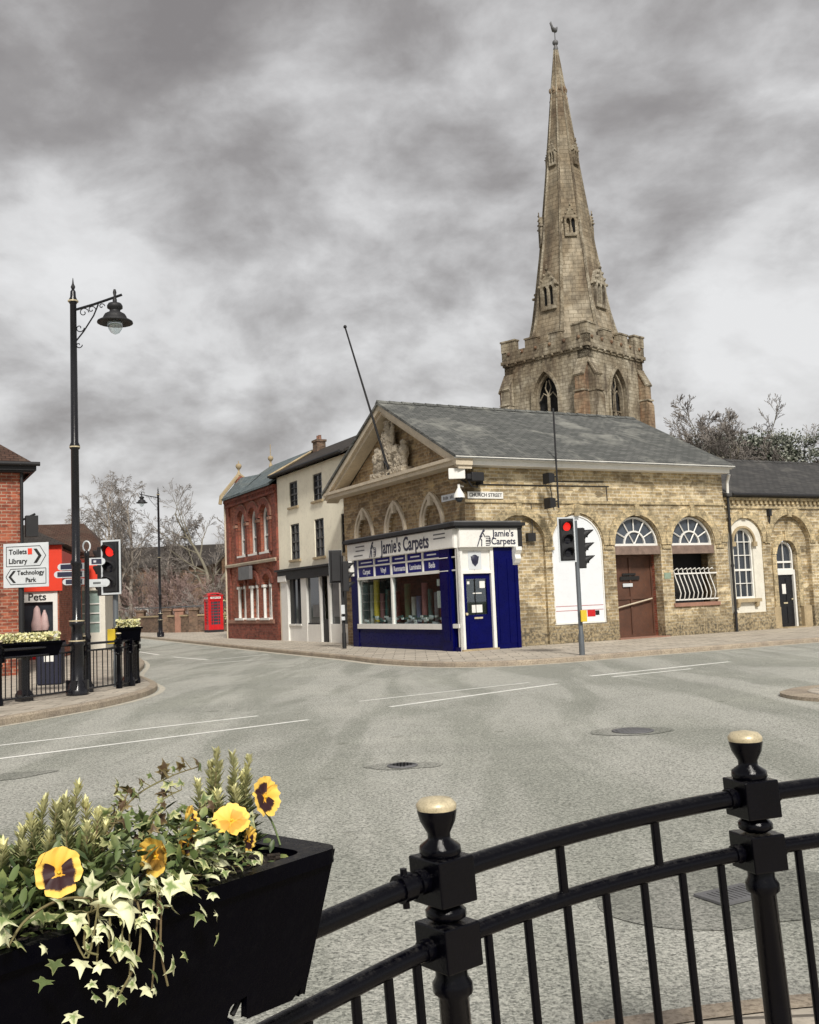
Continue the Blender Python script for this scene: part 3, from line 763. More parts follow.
# cornices
m = MB()
def ch(m, ov, zt, th, w0, w1):
    sl_ = (8.02 - 5.56) / (4.3 + .5)
    a = (-ov, zt - (ov + 4.3) * sl_ + 0); b = (4.3, zt); c = (8.6 + ov, a[1])
    m.plate(mapL, [a, b, c, (c[0], c[1] - th), (4.3, zt - th), (a[0], a[1] - th)], [], w0, w1)
ch(m, .55, 8.03, .20, 0, .56); ch(m, .50, 7.83, .13, 0, .46)
m.bx(mapL, -.5, LY + .5, 5.37, 5.50, 0, .5); m.bx(mapL, -.58, LY + .58, 5.50, 5.60, 0, .58)
m.build('pediment_cornice', M['trim'], hall)
m = MB(); m.bx(mapR, .0, RX - .05, 5.37, 5.50, 0, .44); m.bx(mapR, -.5, RX + .0, 5.50, 5.60, 0.0, .52)
m.build('eaves_cornice', M['white'], hall)
m = MB(); m.tube([mapR(-.6, 5.58, .57), mapR(RX + .04, 5.58, .57)], .055, 8); m.build('gutter', M['white'], hall)
# roof
def gable_roof(name, x0, x1, y0, y1, ze, zr, mat, parent, th=.09, ridge=True, yr=None):
    yr = (y0 + y1) / 2 if yr is None else yr
    m = MB(); f = lambda x: [(x, y0, ze), (x, yr, zr), (x, y1, ze), (x, y1, ze - th), (x, yr, zr - th), (x, y0, ze - th)]
    m.add(f(x0) + f(x1), [(0, 1, 7, 6), (1, 2, 8, 7), (2, 3, 9, 8), (3, 4, 10, 9), (4, 5, 11, 10), (5, 0, 6, 11), (0, 5, 4, 1), (1, 4, 3, 2), (6, 7, 10, 11), (7, 8, 9, 10)])
    r = m.build(name, mat, parent)
    if ridge:
        k = MB(); n = int((x1 - x0) / .45)
        for i in range(n):
            a = x0 + (x1 - x0) * i / n; b = x0 + (x1 - x0) * (i + 1) / n - .02
            k.add([(a, yr - .14, zr - .05), (a, yr, zr + .07), (a, yr + .14, zr - .05), (b, yr - .14, zr - .05), (b, yr, zr + .05), (b, yr + .14, zr - .05)], [(0, 1, 4, 3), (1, 2, 5, 4), (0, 2, 1), (3, 4, 5)])
        k.build('ridge_tiles', M['slate'] if mat == M['slate'] else mat, r)
    return r
gable_roof('roof', -.62, RX + .06, -.62, LY + .62, 5.62, 8.12, M['slate'], hall)
# drain pipes
m = MB(); m.tube([mapR(RX + .12, 5.35, .25), mapR(RX + .14, 5.1, .12), mapR(RX + .14, 4.65, .1)], .05, 8); m.tube([mapR(RX + .14, 4.7, .1), mapR(RX + .14, 0, .1)], .045, 8, mi=1)
for z in (.6, 2.2, 3.8): m.tube([mapR(RX + .14, z, .1), mapR(RX + .14, z + .08, .1)], .06, 8, mi=1)
m.build('drain_pipe', [M['white'], M['bmatt']], hall)
m = MB()
m.tube([mapR(.3, 4.85, .02), mapR(2.9, 4.86, .02), mapR(5.4, 4.88, .02)], .018, 5); m.tube([mapR(3.0, 5.0, .02), mapR(5.2, 5.02, .02)], .016, 5)
m.tube([mapR(2.35, 4.3, .02), mapR(2.35, 3.2, .02)], .014, 5); m.tube([mapR(5.3, 4.88, .02), mapR(5.3, 4.4, .03)], .014, 5); m.tube([mapR(3.1, 4.85, .03), mapR(3.2, 4.1, .03)], .012, 5)
m.build('cable_run', M['bmatt'], hall)
m = MB(); m.bx(mapR, 2.18, 2.46, 3.15, 3.4, -.12, .03); m.build('vent_box', M['bmatt'], hall)

# carved group in the pediment
t = hl('stone_sculpture', 'pale carved stone group of a robed figure between two lions under the pediment', 'sculpture', (-.12, 4.25, 5.62))
m = MB()
def eb(y, z, x, ry, rz_, rx): m.ball((x, y, z), (rx, ry, rz_), n=12, m=8)
eb(0, .28, -.05, 1.15, .3, .16); eb(0, .75, -.1, .42, .6, .2); eb(0, 1.2, -.12, .3, .42, .19); eb(0, 1.65, -.12, .155, .2, .16); eb(0, 1.82, -.12, .19, .07, .15)
eb(.3, 1.25, -.15, .11, .32, .11); eb(-.3, 1.3, -.15, .1, .35, .1); eb(-.38, 1.5, -.16, .06, .5, .06)
for s in (-1, 1):
    eb(s * .75, .45, -.1, .4, .33, .17); eb(s * .55, .78, -.14, .2, .22, .16); eb(s * .98, .7, -.1, .24, .25, .15); eb(s * 1.05, .35, -.12, .1, .36, .1); eb(s * .6, .25, -.16, .1, .3, .1); eb(s * .95, .98, -.1, .14, .12, .1)
m.ball((-.2, .05, .62), (.14, .22, .3), n=12, m=8); m.bx(mapL, -1.2, 1.2, 0, .2, -.1, .32)
sc = m.build('carved_figures', M['relief'], t)
md = sc.modifiers.new('rm', 'REMESH'); md.mode = 'VOXEL'; md.voxel_size = .028
tx = bpy.data.textures.new('carve', 'CLOUDS'); tx.noise_scale = .09; d2 = sc.modifiers.new('d', 'DISPLACE'); d2.texture = tx; d2.strength = .10

# flag pole leaning out of the pediment
t = hl('flagpole', 'thin dark flagpole leaning outward from the foot of the pediment sculpture', 'flagpole', (-.42, 4.1, 5.98))
m = MB(); m.tube([(.1, 0, -.35), (-1.34, 0, 4.5)], [.045, .028], 8); m.build('pole', M['bmatt'], t)
m = MB(); m.ball((-1.345, 0, 4.53), .06); m.build('finial', M['bmatt'], t)
m = MB(); m.tube([(-.02, -.12, -.1), (-.12, 0, .12), (-.02, .12, -.1)], .025, 5); m.bx(mapL, -.16, .16, -.36, -.28, -.3, .02); m.build('bracket', M['bmatt'], t)

# mast with two floodlights
t = hl('floodlight_mast', 'tall thin black pole rising past the eaves with two small floodlights on brackets', 'mast', (2.9, -.66, 4.1))
m = MB(); m.tube([(0, 0, 0), (0, 0, 3.05)], .028, 8); m.build('pole', M['bmatt'], t)
for z in (.1, .85):
    m = MB(); m.tube([(0, 0, z + .12), (0, .7, z + .12)], .018, 6); m.tube([(0, .0, z - .05), (0, .7, z + .1)], .014, 6); m.build('bracket', M['bmatt'], t)
    m = MB(); m.tube([(0, 0, z + .1), (-.2, -.02, z + .08)], .015, 6); m.add([(-.18, -.12, z - .08), (-.18, .1, z - .08), (-.18, .1, z + .18), (-.18, -.12, z + .18), (-.42, -.17, z - .13), (-.42, .15, z - .13), (-.42, .15, z + .2), (-.42, -.17, z + .2)], [(0, 1, 2, 3), (4, 7, 6, 5), (0, 4, 5, 1), (1, 5, 6, 2), (2, 6, 7, 3), (3, 7, 4, 0)])
    m.build('floodlight', M['bmatt'], t)
# camera, lamp
t = hl('floodlight', 'white square floodlight with a black camera arm under the eaves at the building corner', 'floodlight', (-.05, -.05, 4.85))
m = MB(); m.add([(-.62, -.22, .1), (-.18, -.42, .1), (-.18, -.42, .42), (-.62, -.22, .42), (-.55, -.1, .12), (-.1, -.3, .12), (-.1, -.3, .4), (-.55, -.1, .4)], [(0, 1, 2, 3), (4, 7, 6, 5), (0, 4, 5, 1), (1, 5, 6, 2), (2, 6, 7, 3), (3, 7, 4, 0)]); m.build('lamp_head', M['white'], t, bevel=.02)
m = MB(); m.tube([(-.3, -.2, .2), (-.1, -.1, .1), (.1, 0, .05)], .03, 6); m.tube([(.0, -.25, .1), (.1, -.3, -.1), (.35, -.2, -.12), (.45, -.05, 0)], .022, 6); m.build('arm', M['bmatt'], t)
m = MB(); m.cbox((.28, -.28, .18), (.42, .24, .26)); m.cbox((.02, -.28, .18), (.16, .16, .16)); m.cbox((.48, -.14, .12), (.1, .28, .32)); m.build('speaker_box', M['bmatt'], t, bevel=.02)
t = hl('dome_camera', 'white dome security camera hanging at the corner above the street signs', 'camera', (-.3, -.2, 4.42))
m = MB(); m.lathe([(.17, 0), (.15, .1), (.09, .2), (.04, .3), (.04, .4)], n=14); m.tube([(0, 0, .36), (.25, .18, .36)], .03, 6); m.build('housing', M['white'], t)
m = MB(); m.ball((0, 0, 0), .13); m.build('dome', M['glass'], t)
# street names
t = hl('street_sign', 'white street name plate reading CHURCH STREET at the brick corner', 'street sign', (.72, -.0, 4.53))
m = MB(); m.bx(mapR, -.62, .62, -.1, .1, .01, .035); m.build('plate', M['white'], t)
text('lettering', 'CHURCH STREET', .15, M['txtbk'], t, (0, -.037, .0), 'R', 1.0, .001, .003)
t = hl('street_sign', 'small pale street name plate on the shaded front by the corner', 'street sign', (0, .85, 4.55))
m = MB(); m.bx(mapL, -.55, .45, -.1, .1, .01, .035); m.build('plate', M['greyl'], t)
m = MB()
for i in range(9):
    if i != 4: m.bx(mapL, -.36 + i * .08, -.31 + i * .08, -.05, .05 - .02 * (i % 2), .035, .038)
m.build('lettering', M['lead'], t)
# ------------------------------------------------------------------ the carpet shop front wrapped round the corner
shop = hl('carpet_shopfront', 'navy blue and white carpet shop front wrapped round the foot of the brick corner', 'shop front')
XL, YR = -.6, -.45            # front planes (local x of the long window front, local y of the door front)
P6 = lambda u, v, w_: (XL - w_, u, v)
Q6 = lambda u, v, w_: (u, YR - w_, v)
m = MB(); m.bx(P6, .5, 6.75, 0, .62, -.12, .0); m.bx(P6, .5, 6.75, .12, .5, .0, .015); m.bx(P6, -.15, .5, 0, .66, -.1, .0)
m.bx(P6, -.45, .55, .0, .12, 0, .03); m.build('stall_riser', M['navy'], shop)
m = MB(); m.bx(P6, 6.3, 6.8, 0, 2.95, -.1, .03); m.build('pilaster', M['navy'], shop)
m = MB(); m.bx(P6, -.1, .5, 0, 2.95, -.05, .07); m.bx(P6, .02, .38, .3, 2.3, .07, .085); m.build('pilaster', M['navy'], shop)
m = MB()
m.bx(Q6, .62, 1.42, 0, 2.95, -.4, .02); m.bx(Q6, .72, .98, .15, 2.6, .02, .035); m.bx(Q6, 1.06, 1.32, .15, 2.6, .02, .035); m.bx(Q6, 1.30, 1.42, 0, 2.95, .02, .06)
m.build('pilaster', M['navy'], shop)
m = MB()
m.bx(P6, .5, 6.35, .62, .78, -.1, .06); m.bx(P6, .5, 6.3, 2.27, 2.36, -.06, .03); m.bx(P6, .5, 6.3, 2.69, 2.74, -.06, .02)
for y in (.53, 3.74, 6.3): m.bx(P6, y - .05, y + .05, .78, 2.95, -.08, .02)
for y in (1.62, 2.68, 4.98): m.bx(P6, y - .035, y + .035, 2.36, 2.95, -.06, .02)
m.bx(P6, -.45, -.1, .66, .78, -.1, .05); m.bx(P6, -.47, -.4, .0, 2.95, -.08, .02)
for z in (2.3, 2.68): m.bx(P6, -.42, -.1, z, z + .04, -.05, .0); m.bx(P6, .0, .5, z, z + .025, .07, .09)
fr = m.build('window_frame', M['white'], shop)
m = MB(); m.bx(P6, .55, 6.25, .78, 2.28, -.05, -.04); m.bx(P6, -.4, -.1, .78, 2.3, -.05, -.04); m.build('window_glass', M['shopglass'], shop)
edges = [.56, 1.60, 2.66, 3.72, 4.96, 6.27]; words = ['Carpet', 'Vinyl', 'Remnants', 'Laminate', 'Beds'][::-1]
for i in range(5):
    a, b = edges[i] + .04, edges[i + 1] - .04
    m = MB(); m.bx(P6, a, b, 2.37, 2.685, -.05, -.01); m.bx(P6, a, b, 2.745, 2.94, -.05, -.01); pn = m.build('blue_panel', M['blue'], shop)
    text('lettering', words[i], .23, M['txtwh'], pn, (XL + .008, (a + b) / 2, 2.525), 'L', .88, .001, .006)
    m = MB(); m.bx(P6, a + .2, b - .2, 2.825, 2.865, -.01, -.006); m.build('small_print', M['txtwh'], pn)
# door front
m = MB(); m.bx(Q6, -.62, -.45, 0, 2.95, -.1, .02); m.bx(Q6, .50, .60, 0, 2.95, -.1, .02); m.bx(Q6, -.45, .50, 2.20, 2.29, -.1, .02)
m.bx(Q6, -.45, .5, 2.88, 2.95, -.1, .02); m.bx(Q6, -.45, .50, 2.29, 2.88, -.08, -.05); m.build('door_frame', M['white'], shop)
m = MB(); m.bx(Q6, -.22, .22, 2.32, 2.84, -.05, -.035)
m.build('notice_board', M['greyl'], shop)
m = MB(); m.lathe([(.13, 0), (.11, .02), (0.02, .03)], (.0, YR + .035, 2.62), 14, M=Matrix.Rotation(R_(90), 3, 'X')); m.add([Q6(-.14, 2.7, -.03), Q6(.14, 2.7, -.03), Q6(.1, 2.5, -.03), Q6(0, 2.4, -.03), Q6(-.1, 2.5, -.03)], [(0, 1, 2, 3, 4)])
m.build('shield_emblem', M['txtdk'], shop)
d = MB(); d.bx(Q6, -.44, .49, .04, 1.02, -.1, -.05); d.bx(Q6, -.44, .49, 2.05, 2.19, -.1, -.05)
for x0, x1 in ((-.44, -.32), (.37, .49)): d.bx(Q6, x0, x1, 1.02, 2.05, -.1, -.05)
d.bx(Q6, -.28, .33, .2, .85, -.05, -.035); dd = d.build('door', M['navy'], shop)
m = MB(); m.bx(Q6, -.32, .37, 1.02, 2.05, -.09, -.08); m.build('door_glass', M['shopglass'], dd)
for q_ in ((-.15, .2, 1.08, 1.3), (.14, .32, 1.78, 1.98), (-.28, -.2, 1.9, 1.98), (-.1, .2, 1.62, 1.65)):
    m = MB(); m.bx(Q6, *q_, -.08, -.07); m.build('paper_notice', M['white'], dd)
m = MB(); m.bx(Q6, -.1, .18, .9, .95, -.05, -.03); m.build('letter_plate', M['gold'], dd)
m = MB(); m.lathe([(.04, 0), (.04, .05)], (-.36, YR - .0 + .05, 1.05), 10, M=Matrix.Rotation(R_(90), 3, 'X')); m.build('handle', M['gold'], dd)
m = MB(); m.bx(Q6, -.6, .62, -.12, .05, -.15, .1); m.build('door_step', M['stonetrim'], shop)
# inside
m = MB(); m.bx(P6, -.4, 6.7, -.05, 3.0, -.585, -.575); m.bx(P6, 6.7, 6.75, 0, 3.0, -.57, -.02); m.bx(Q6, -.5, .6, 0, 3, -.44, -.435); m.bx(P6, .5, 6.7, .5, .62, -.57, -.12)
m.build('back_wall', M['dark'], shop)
r = random.Random(3)
cols = [(.35, .28, .15), (.12, .03, .03), (.25, .25, .27), (.04, .1, .09), (.3, .12, .12), (.1, .12, .2), (.4, .38, .34), (.08, .1, .05)]
cm = [paint('carpet_pile_%s' % n, c, .95, .3, dirtamt=.1) for n, c in zip('tan maroon grey green rose blue ivory olive'.split(), cols)]
for i in range(15):
    y = .75 + i * .37 + r.uniform(-.06, .06)
    if abs(y - 3.74) < .1: continue
    m = MB(); h = r.uniform(.95, 1.45) if i != 13 else 1.6
    m.tube([(XL + .35, y, .65), (XL + .38, y + r.uniform(-.04, .04), .65 + h)], r.uniform(.07, .11), 12); o = m.build('carpet_roll', cm[i % 8] if i not in (13,) else M['yellow'])
    o.matrix_world = Matrix.Translation(HC) @ Matrix.Rotation(HR, 4, 'Z')
    tag(o, '%s carpet roll in the shop window %s' % (('yellow' if i == 13 else 'tan maroon grey green rose blue ivory olive'.split()[i % 8]), ['next to the corner pilaster', 'second from the corner pilaster', 'third from the corner pilaster', 'in the near half of the right pane', 'in the middle of the right pane', 'just left of the middle of the right pane', 'in the far half of the right pane', 'near the white mullion on its right', 'beside the white mullion', 'right end of the left pane', 'in the right half of the left pane', 'in the middle of the left pane', 'left of the middle of the left pane', 'near the left end of the left pane', 'at the left end of the shop window'][i]), 'carpet roll', 'carpet rolls in the shop window')
m = MB()
for i in range(60):
    y = r.uniform(.65, 6.15); z = .80 + r.choice((0, .07, .14, .2))
    m.cbox((XL + .16 + r.uniform(0, .1), y, z), (.05, r.uniform(.12, .3), .06), i % 3, Matrix.Rotation(r.uniform(-.15, .15), 4, 'X'))
o = m.build('carpet_samples', [M['white'], M['greyl'], cm[3]]); o.matrix_world = Matrix.Translation(HC) @ Matrix.Rotation(HR, 4, 'Z')
tag(o, 'heap of pale folded sample books along the shop window sill', 'carpet samples', kind='stuff')
for q_ in ((.72, .92, 1.25, 1.75), (.75, .9, 1.9, 2.1), (3.8, 3.95, 1.3, 1.7)):
    m = MB(); m.bx(P6, *q_, -.065, -.055); m.build('window_notice', M['white'], shop)
# fascia with cornice
m = MB(); m.bx(P6, -.45, 6.86, 2.95, 3.53, -.5, .10); m.bx(Q6, -.6, 1.42, 2.95, 3.5, -.4, .12); m.build('fascia', M['white'], shop)
m = MB(); m.bx(P6, -.5, 7.0, 3.56, 3.66, -.6, .24); m.bx(P6, -.5, 6.93, 3.53, 3.56, -.6, .17)
m.bx(Q6, -.83, 1.62, 3.565, 3.665, -.44, .26); m.bx(Q6, -.75, 1.55, 3.50, 3.56, -.43, .2); m.bx(Q6, 1.42, 1.56, 2.93, 3.56, -.42, .15)
m.build('cornice', M['bmatt'], shop)
m = MB(); m.bx(P6, -.5, 6.9, 3.66, 3.70, -.6, .18); m.bx(Q6, -.78, 1.5, 3.665, 3.71, -.44, .2); m.build('lead_flashing', M['lead'], shop)
for mp, u in ((P6, 6.62), (Q6, 1.36)):
    m = MB(); m.plate(lambda a, b, c, mp=mp, u=u: mp(u + c, b, a), [(0, 2.95), (.24, 2.95), (.26, 2.85), (.16, 2.72), (.2, 2.6), (.12, 2.48), (.06, 2.42), (0, 2.42)], [], -.1, .1); m.build('console_bracket', M['white'], shop)
sg = hl('shop_sign', "long white fascia sign reading Jamie's Carpets above the shop windows", 'shop sign', (XL - .10, 3.2, 3.24))
m = MB(); m.bx(mapL, -3.62, 3.64, -.27, .27, .002, .02); m.build('sign_board', M['white'], sg)
text('lettering', "Jamie's Carpets", .60, M['txtdk'], sg, (-.024, -.62, .0), 'L', .86, .002, .014)
def roller_logo(mp, u, v, s, parent):
    k = MB(); B = lambda a, b: mp(u + a * s, v + b * s, .03)
    k.tube([B(-.42, -.5), B(-.22, .0), B(-.05, .12)], .035 * s, 4); k.tube([B(-.12, -.5), B(-.1, -.15), B(-.22, .0)], .035 * s, 4)
    k.tube([B(-.22, .05), B(.05, .45)], .05 * s, 4); k.tube([B(-.0, .42), B(.08, .5), B(.12, .42), B(.04, .36), B(-.0, .42)], .03 * s, 4)
    k.tube([B(.0, .3), B(.15, .05)], .03 * s, 4)
    for i in range(3):
        k.tube([B(.18 + i * .0, -.45 + i * .12), B(.45, -.45 + i * .12), B(.52, -.3 + i * .12), B(.45, -.14 + i * .12), B(.2, -.14 + i * .12)], .022 * s, 4)
    k.build('logo', M['txtdk'], parent)
roller_logo(lambda a, b, c: (-c, -a, b), -1.62, .0, .5, sg)
for y, z in ((2.6, .16), (2.6, .02), (2.75, -.14), (-2.85, .16), (-2.85, .04)):
    m = MB(); m.bx(mapL, y - .35, y + .35, z - .02, z + .02, .02, .024); m.build('small_print', M['lead'], sg)
sg = hl('shop_sign', "short white fascia sign reading Jamie's Carpets above the blue shop door", 'shop sign', (.35, YR - .12, 3.22))
m = MB(); m.bx(mapR, -.94, 1.05, -.26, .265, .002, .02); m.build('sign_board', M['white'], sg)
text('lettering', "Jamie's", .27, M['txtdk'], sg, (.55, -.024, .12), 'R', 1.0, .002, .005)
text('lettering', "Carpets", .27, M['txtdk'], sg, (.55, -.024, -.11), 'R', .98, .002, .005)
roller_logo(mapR, -.15, .0, .48, sg)

# ------------------------------------------------------------------ lower wing to the right
wing = hl('low_brick_wing', 'low yellow brick building with dark slate roof right of the corner hall', 'building')
WX = 24.
m = MB()
W0, W1 = RX + .0, WX
bw = [13.5, 16.2, 18.6, 21.0]
hs = [archp(11.28, .83, .62, 3.05)] + [archp(c, 1.0, .02, 3.0) for c in bw]
m.plate(mapR, [(W0 + .002, -.15), (W1, -.15), (W1, 4.75), (W0 + .002, 4.75)], hs, -.35, -.02); m.build('wall', M['yel'], wing)
m = MB(); ring(m, mapR, 11.28, .85, .25, 3, 3.05, -.02, .03, legs=False); m.bx(mapR, 11.19, 11.37, 3.87, 4.2, -.02, .06)
for c in bw: ring(m, mapR, c, 1.02, .26, 3, 3, -.02, .03, legs=False); m.bx(mapR, c - .09, c + .09, 3.93, 4.22, -.02, .06)
m.bx(mapR, W0 + .05, W1, 4.22, 4.29, -.02, .04); m.bx(mapR, W0 + .05, W1, 4.5, 4.6, -.02, .07)
for i in range(60):
    m.bx(mapR, W0 + .15 + i * .225, W0 + .15 + i * .225 + .11, 4.38, 4.5, -.02, .06)
m.build('arch_bands', M['yelarch'], wing)
m = MB(); m.bx(mapR, W0, W1, 4.62, 4.72, -.1, .14); m.tube([mapR(W0 + .25, 4.68, .22), mapR(W1, 4.68, .22)], .06, 8); m.build('gutter', M['bmatt'], wing)
gable_roof('roof', W0 + .002, WX, -.2, 7.6, 4.7, 6.62, slate('dark_slate', (.085, .082, .08), (.05, .05, .05), lichen=(.2, .19, .17), lam=.45), wing, yr=4.2)
# window in its white surround
m = MB(); sur = archp(11.28, .82, .62, 3.05); win = archp(11.2, .46, 1.12, 3.06)
m.plate(mapR, sur, [win], -.2, -.05); m.build('window_surround', M['whiteW'], wing)
def sash(mp, cx, hw, z0, zs, w0, parent, ncol=3, rows=(.5, .25, .75), arch=True, t=.055, rise=None, name='window', fmat=None):
    o = archp(cx, hw, z0, zs, rise=rise) if arch else [(cx - hw, z0), (cx + hw, z0), (cx + hw, zs), (cx - hw, zs)]
    i = archp(cx, hw - t, z0 + t, zs, rise=(rise or hw) - t) if arch else [(cx - hw + t, z0 + t), (cx + hw - t, z0 + t), (cx + hw - t, zs - t), (cx - hw + t, zs - t)]
    g_ = MB(); g_.plate(mp, o, [], w0 - .05, w0 - .02); wd = g_.build(name, M['glass'], parent)
    f_ = MB(); f_.plate(mp, o, [i], w0 - .02, w0 + .05)
    top = zs + (hw if arch else 0)
    for r_ in rows:
        z = z0 + (zs - z0) * r_; k = .035 if r_ == .5 else .014
        f_.bx(mp, cx - hw + t, cx + hw - t, z - k, z + k, w0 - .01, w0 + .035)
    for c in range(1, ncol):
        x = cx - hw + 2 * hw * c / ncol; hgt = math.sqrt(max(0, hw * hw - (x - cx) ** 2)) if arch else 0
        f_.bx(mp, x - .014, x + .014, z0 + t, zs + hgt * .9 - (0 if arch else t), w0 - .012, w0 + .03)
    f_.build('frame', fmat or M['white'], wd)
    return wd
sash(mapR, 11.2, .46, 1.12, 3.06, -.16, wing, 3, (.5, .26, .76, 1.0))
m = MB(); ring(m, mapR, 11.2, .48, .07, 3.02, 3.06, -.05, .03, legs=False); m.bx(mapR, 10.6, 10.78, 2.9, 3.06, -.05, .05); m.bx(mapR, 11.62, 11.8, 2.9, 3.06, -.05, .05); m.build('hood_mould', M['stonetrim'], wing)
m = MB(); m.bx(mapR, 10.62, 11.78, .98, 1.1, -.1, .1)
for x in (10.7, 11.6): m.plate(lambda a, b, c, x=x: mapR(x + c, b, a), [(0, .98), (.1, .98), (.06, .82), (0, .8)], [], -.05, .07)
m.build('sill', M['stonetrim'], wing)
# door bay
m = MB(); dz = archp(13.42, .5, -.05, 2.62); m.plate(mapR, archp(13.5, 1.02, -.1, 3.0), [dz], -.34, -.2); m.build('arch_infill', M['yel'], wing)
m = MB(); ring(m, mapR, 13.42, .5, .22, 2.6, 2.62, -.2, -.12, legs=False); m.bx(mapR, 13.34, 13.5, 3.1, 3.45, -.2, -.08)
for s in (-1, 1): m.bx(mapR, 13.42 + s * .62 - .1, 13.42 + s * .62 + .1, .75, 2.6, -.2, -.14)
m.build('arch_bands', M['yelarch'], wing)
m = MB()
for s in (-1, 1): m.bx(mapR, 13.42 + s * .78 - .2, 13.42 + s * .78 + .2, -.1, .75, -.2, -.05)
m.build('plinth_stone', M['stonetrim'], wing)
wd = sash(mapR, 13.42, .44, 2.05, 2.62, -.34, wing, 2, (0.0, .5), name='fanlight')
m = MB(); m.bx(mapR, 12.95, 13.02, 0, 2.05, -.38, -.26); m.bx(mapR, 13.82, 13.9, 0, 2.05, -.38, -.26); m.bx(mapR, 13.0, 13.85, 1.88, 2.06, -.38, -.27); m.build('door_frame', M['white'], wing)
m = MB(); m.bx(mapR, 13.02, 13.82, .04, 1.88, -.4, -.34)
for x0 in (13.1, 13.47):
    for z0, z1 in ((.15, .75), (.95, 1.75)): m.bx(mapR, x0, x0 + .28, z0, z1, -.34, -.325)
d_ = m.build('door', M['black'], wing)
m = MB(); m.bx(mapR, 13.27, 13.45, 1.2, 1.55, -.325, -.32); m.build('paper_notice', M['white'], d_)
m = MB(); m.ball(mapR(13.72, 1.0, -.3), .035); m.bx(mapR, 13.3, 13.5, .85, .9, -.325, -.315); m.build('handle', M['gold'], d_)
m = MB(); m.bx(mapR, 12.85, 14.1, -.12, .03, -.4, .16); m.build('door_step', M['stonetrim'], wing)
for c in bw[1:]:
    m = MB(); m.plate(mapR, archp(c, 1.02, -.1, 3.0), [archp(c, .5, 1.1, 2.9)], -.34, -.2); m.build('arch_infill', M['yel'], wing)
    sash(mapR, c, .5, 1.1, 2.9, -.28, wing, 3, (.5, .26, .76, 1.0))
m = MB(); m.bx(mapR, 12.42, 12.54, 3.95, 4.2, -.02, .12); m.tube([mapR(12.48, 3.95, .06), mapR(12.48, 3.7, .03)], .03, 6); m.build('lamp_bracket', M['bmatt'], wing)

# ------------------------------------------------------------------ cream three storey house
mapC = lambda u, v, w_: (.5 - w_, u, v)
cream = hl('cream_house', 'tall cream rendered house with black shop windows between the hall and red brick building', 'building')
cwin = [(14.85, .47, 5.72, 6.80), (12.2, .47, 5.70, 6.80), (14.82, .50, 3.45, 4.97), (12.16, .48, 3.42, 4.95), (9.6, .41, 5.7, 6.78), (9.6, .41, 3.42, 4.93)]
m = MB(); hs = [[(c - h, a), (c + h, a), (c + h, b), (c - h, b)] for c, h, a, b in cwin]
m.plate(mapC, [(9.1, 2.95), (16.8, 2.95), (16.8, 7.2), (9.1, 7.2)], hs, -.3, 0)
m.plate(mapC, [(16.5, -.1), (16.8, -.1), (16.8, 2.95), (16.5, 2.95)], [], -.3, 0); m.box((.8, 16.5, 0), (4.3, 16.8, 7.2)); m.box((.8, 9.1, 0), (4.3, 9.4, 7.2)); m.box((4.0, 9.4, 0), (4.3, 16.5, 7.2))
m.build('wall', M['cream'], cream)
for c, h, a, b in cwin:
    wd = sash(mapC, c, h, a, b, -.09, cream, 2, (.5, .25, .75), arch=False, t=.05, fmat=M['sashdk'])
    m = MB(); m.bx(mapC, c - h - .12, c + h + .12, a - .09, a, -.2, .08); m.build('sill', M['stonetrim'], wd)
m = MB(); m.bx(mapC, 9.1, 16.75, 2.62, 3.0, -.3, .12); m.bx(mapC, 9.1, 16.8, 3.0, 3.08, -.3, .25); m.build('shop_fascia', M['bmatt'], cream)
m = MB()
m.bx(mapC, 15.75, 16.5, -.1, 2.62, -.25, .06); m.bx(mapC, 15.7, 16.65, 2.55, 2.8, .0, .16); m.bx(mapC, 13.75, 14.35, -.1, 2.62, -.2, 0); m.bx(mapC, 12.35, 15.75, -.1, .70, -.2, -.02)
m.bx(mapC, 9.1, 11.45, -.1, .72, -.2, -.02); m.bx(mapC, 11.35, 11.5, -.1, 2.62, -.2, 0); m.bx(mapC, 10.3, 10.4, .7, 2.62, -.2, 0); m.bx(mapC, 12.28, 12.38, -.1, 2.62, -.2, 0); m.bx(mapC, 14.35, 15.75, .65, .72, -.2, .03)
m.build('shop_frame', M['white'], cream)
m = MB(); m.bx(mapC, 12.38, 13.75, .7, 2.62, -.15, -.1); m.bx(mapC, 14.35, 15.75, .7, 2.62, -.15, -.1); m.bx(mapC, 9.1, 11.35, .72, 2.62, -.15, -.1); m.build('shop_window', M['glass'], cream)
m = MB(); m.bx(mapC, 14.75, 14.8, .7, 2.62, -.1, -.04); m.bx(mapC, 15.3, 15.7, .7, 2.62, -.1, -.05); m.bx(mapC, 11.5, 12.28, -.1, .9, -.15, -.1); m.bx(mapC, 11.5, 11.6, .9, 2.62, -.15, -.1); m.bx(mapC, 12.18, 12.28, .9, 2.62, -.15, -.1); m.bx(mapC, 12.38, 13.75, .7, .76, -.1, -.05)
m.build('door', M['bmatt'], cream)
for q_ in ((10.6, 11.2, 1.0, 2.3), (12.6, 13.3, 1.0, 1.5)):
    m = MB(); m.bx(mapC, *q_, -.1, -.09); m.build('window_display', M['lead'], cream)
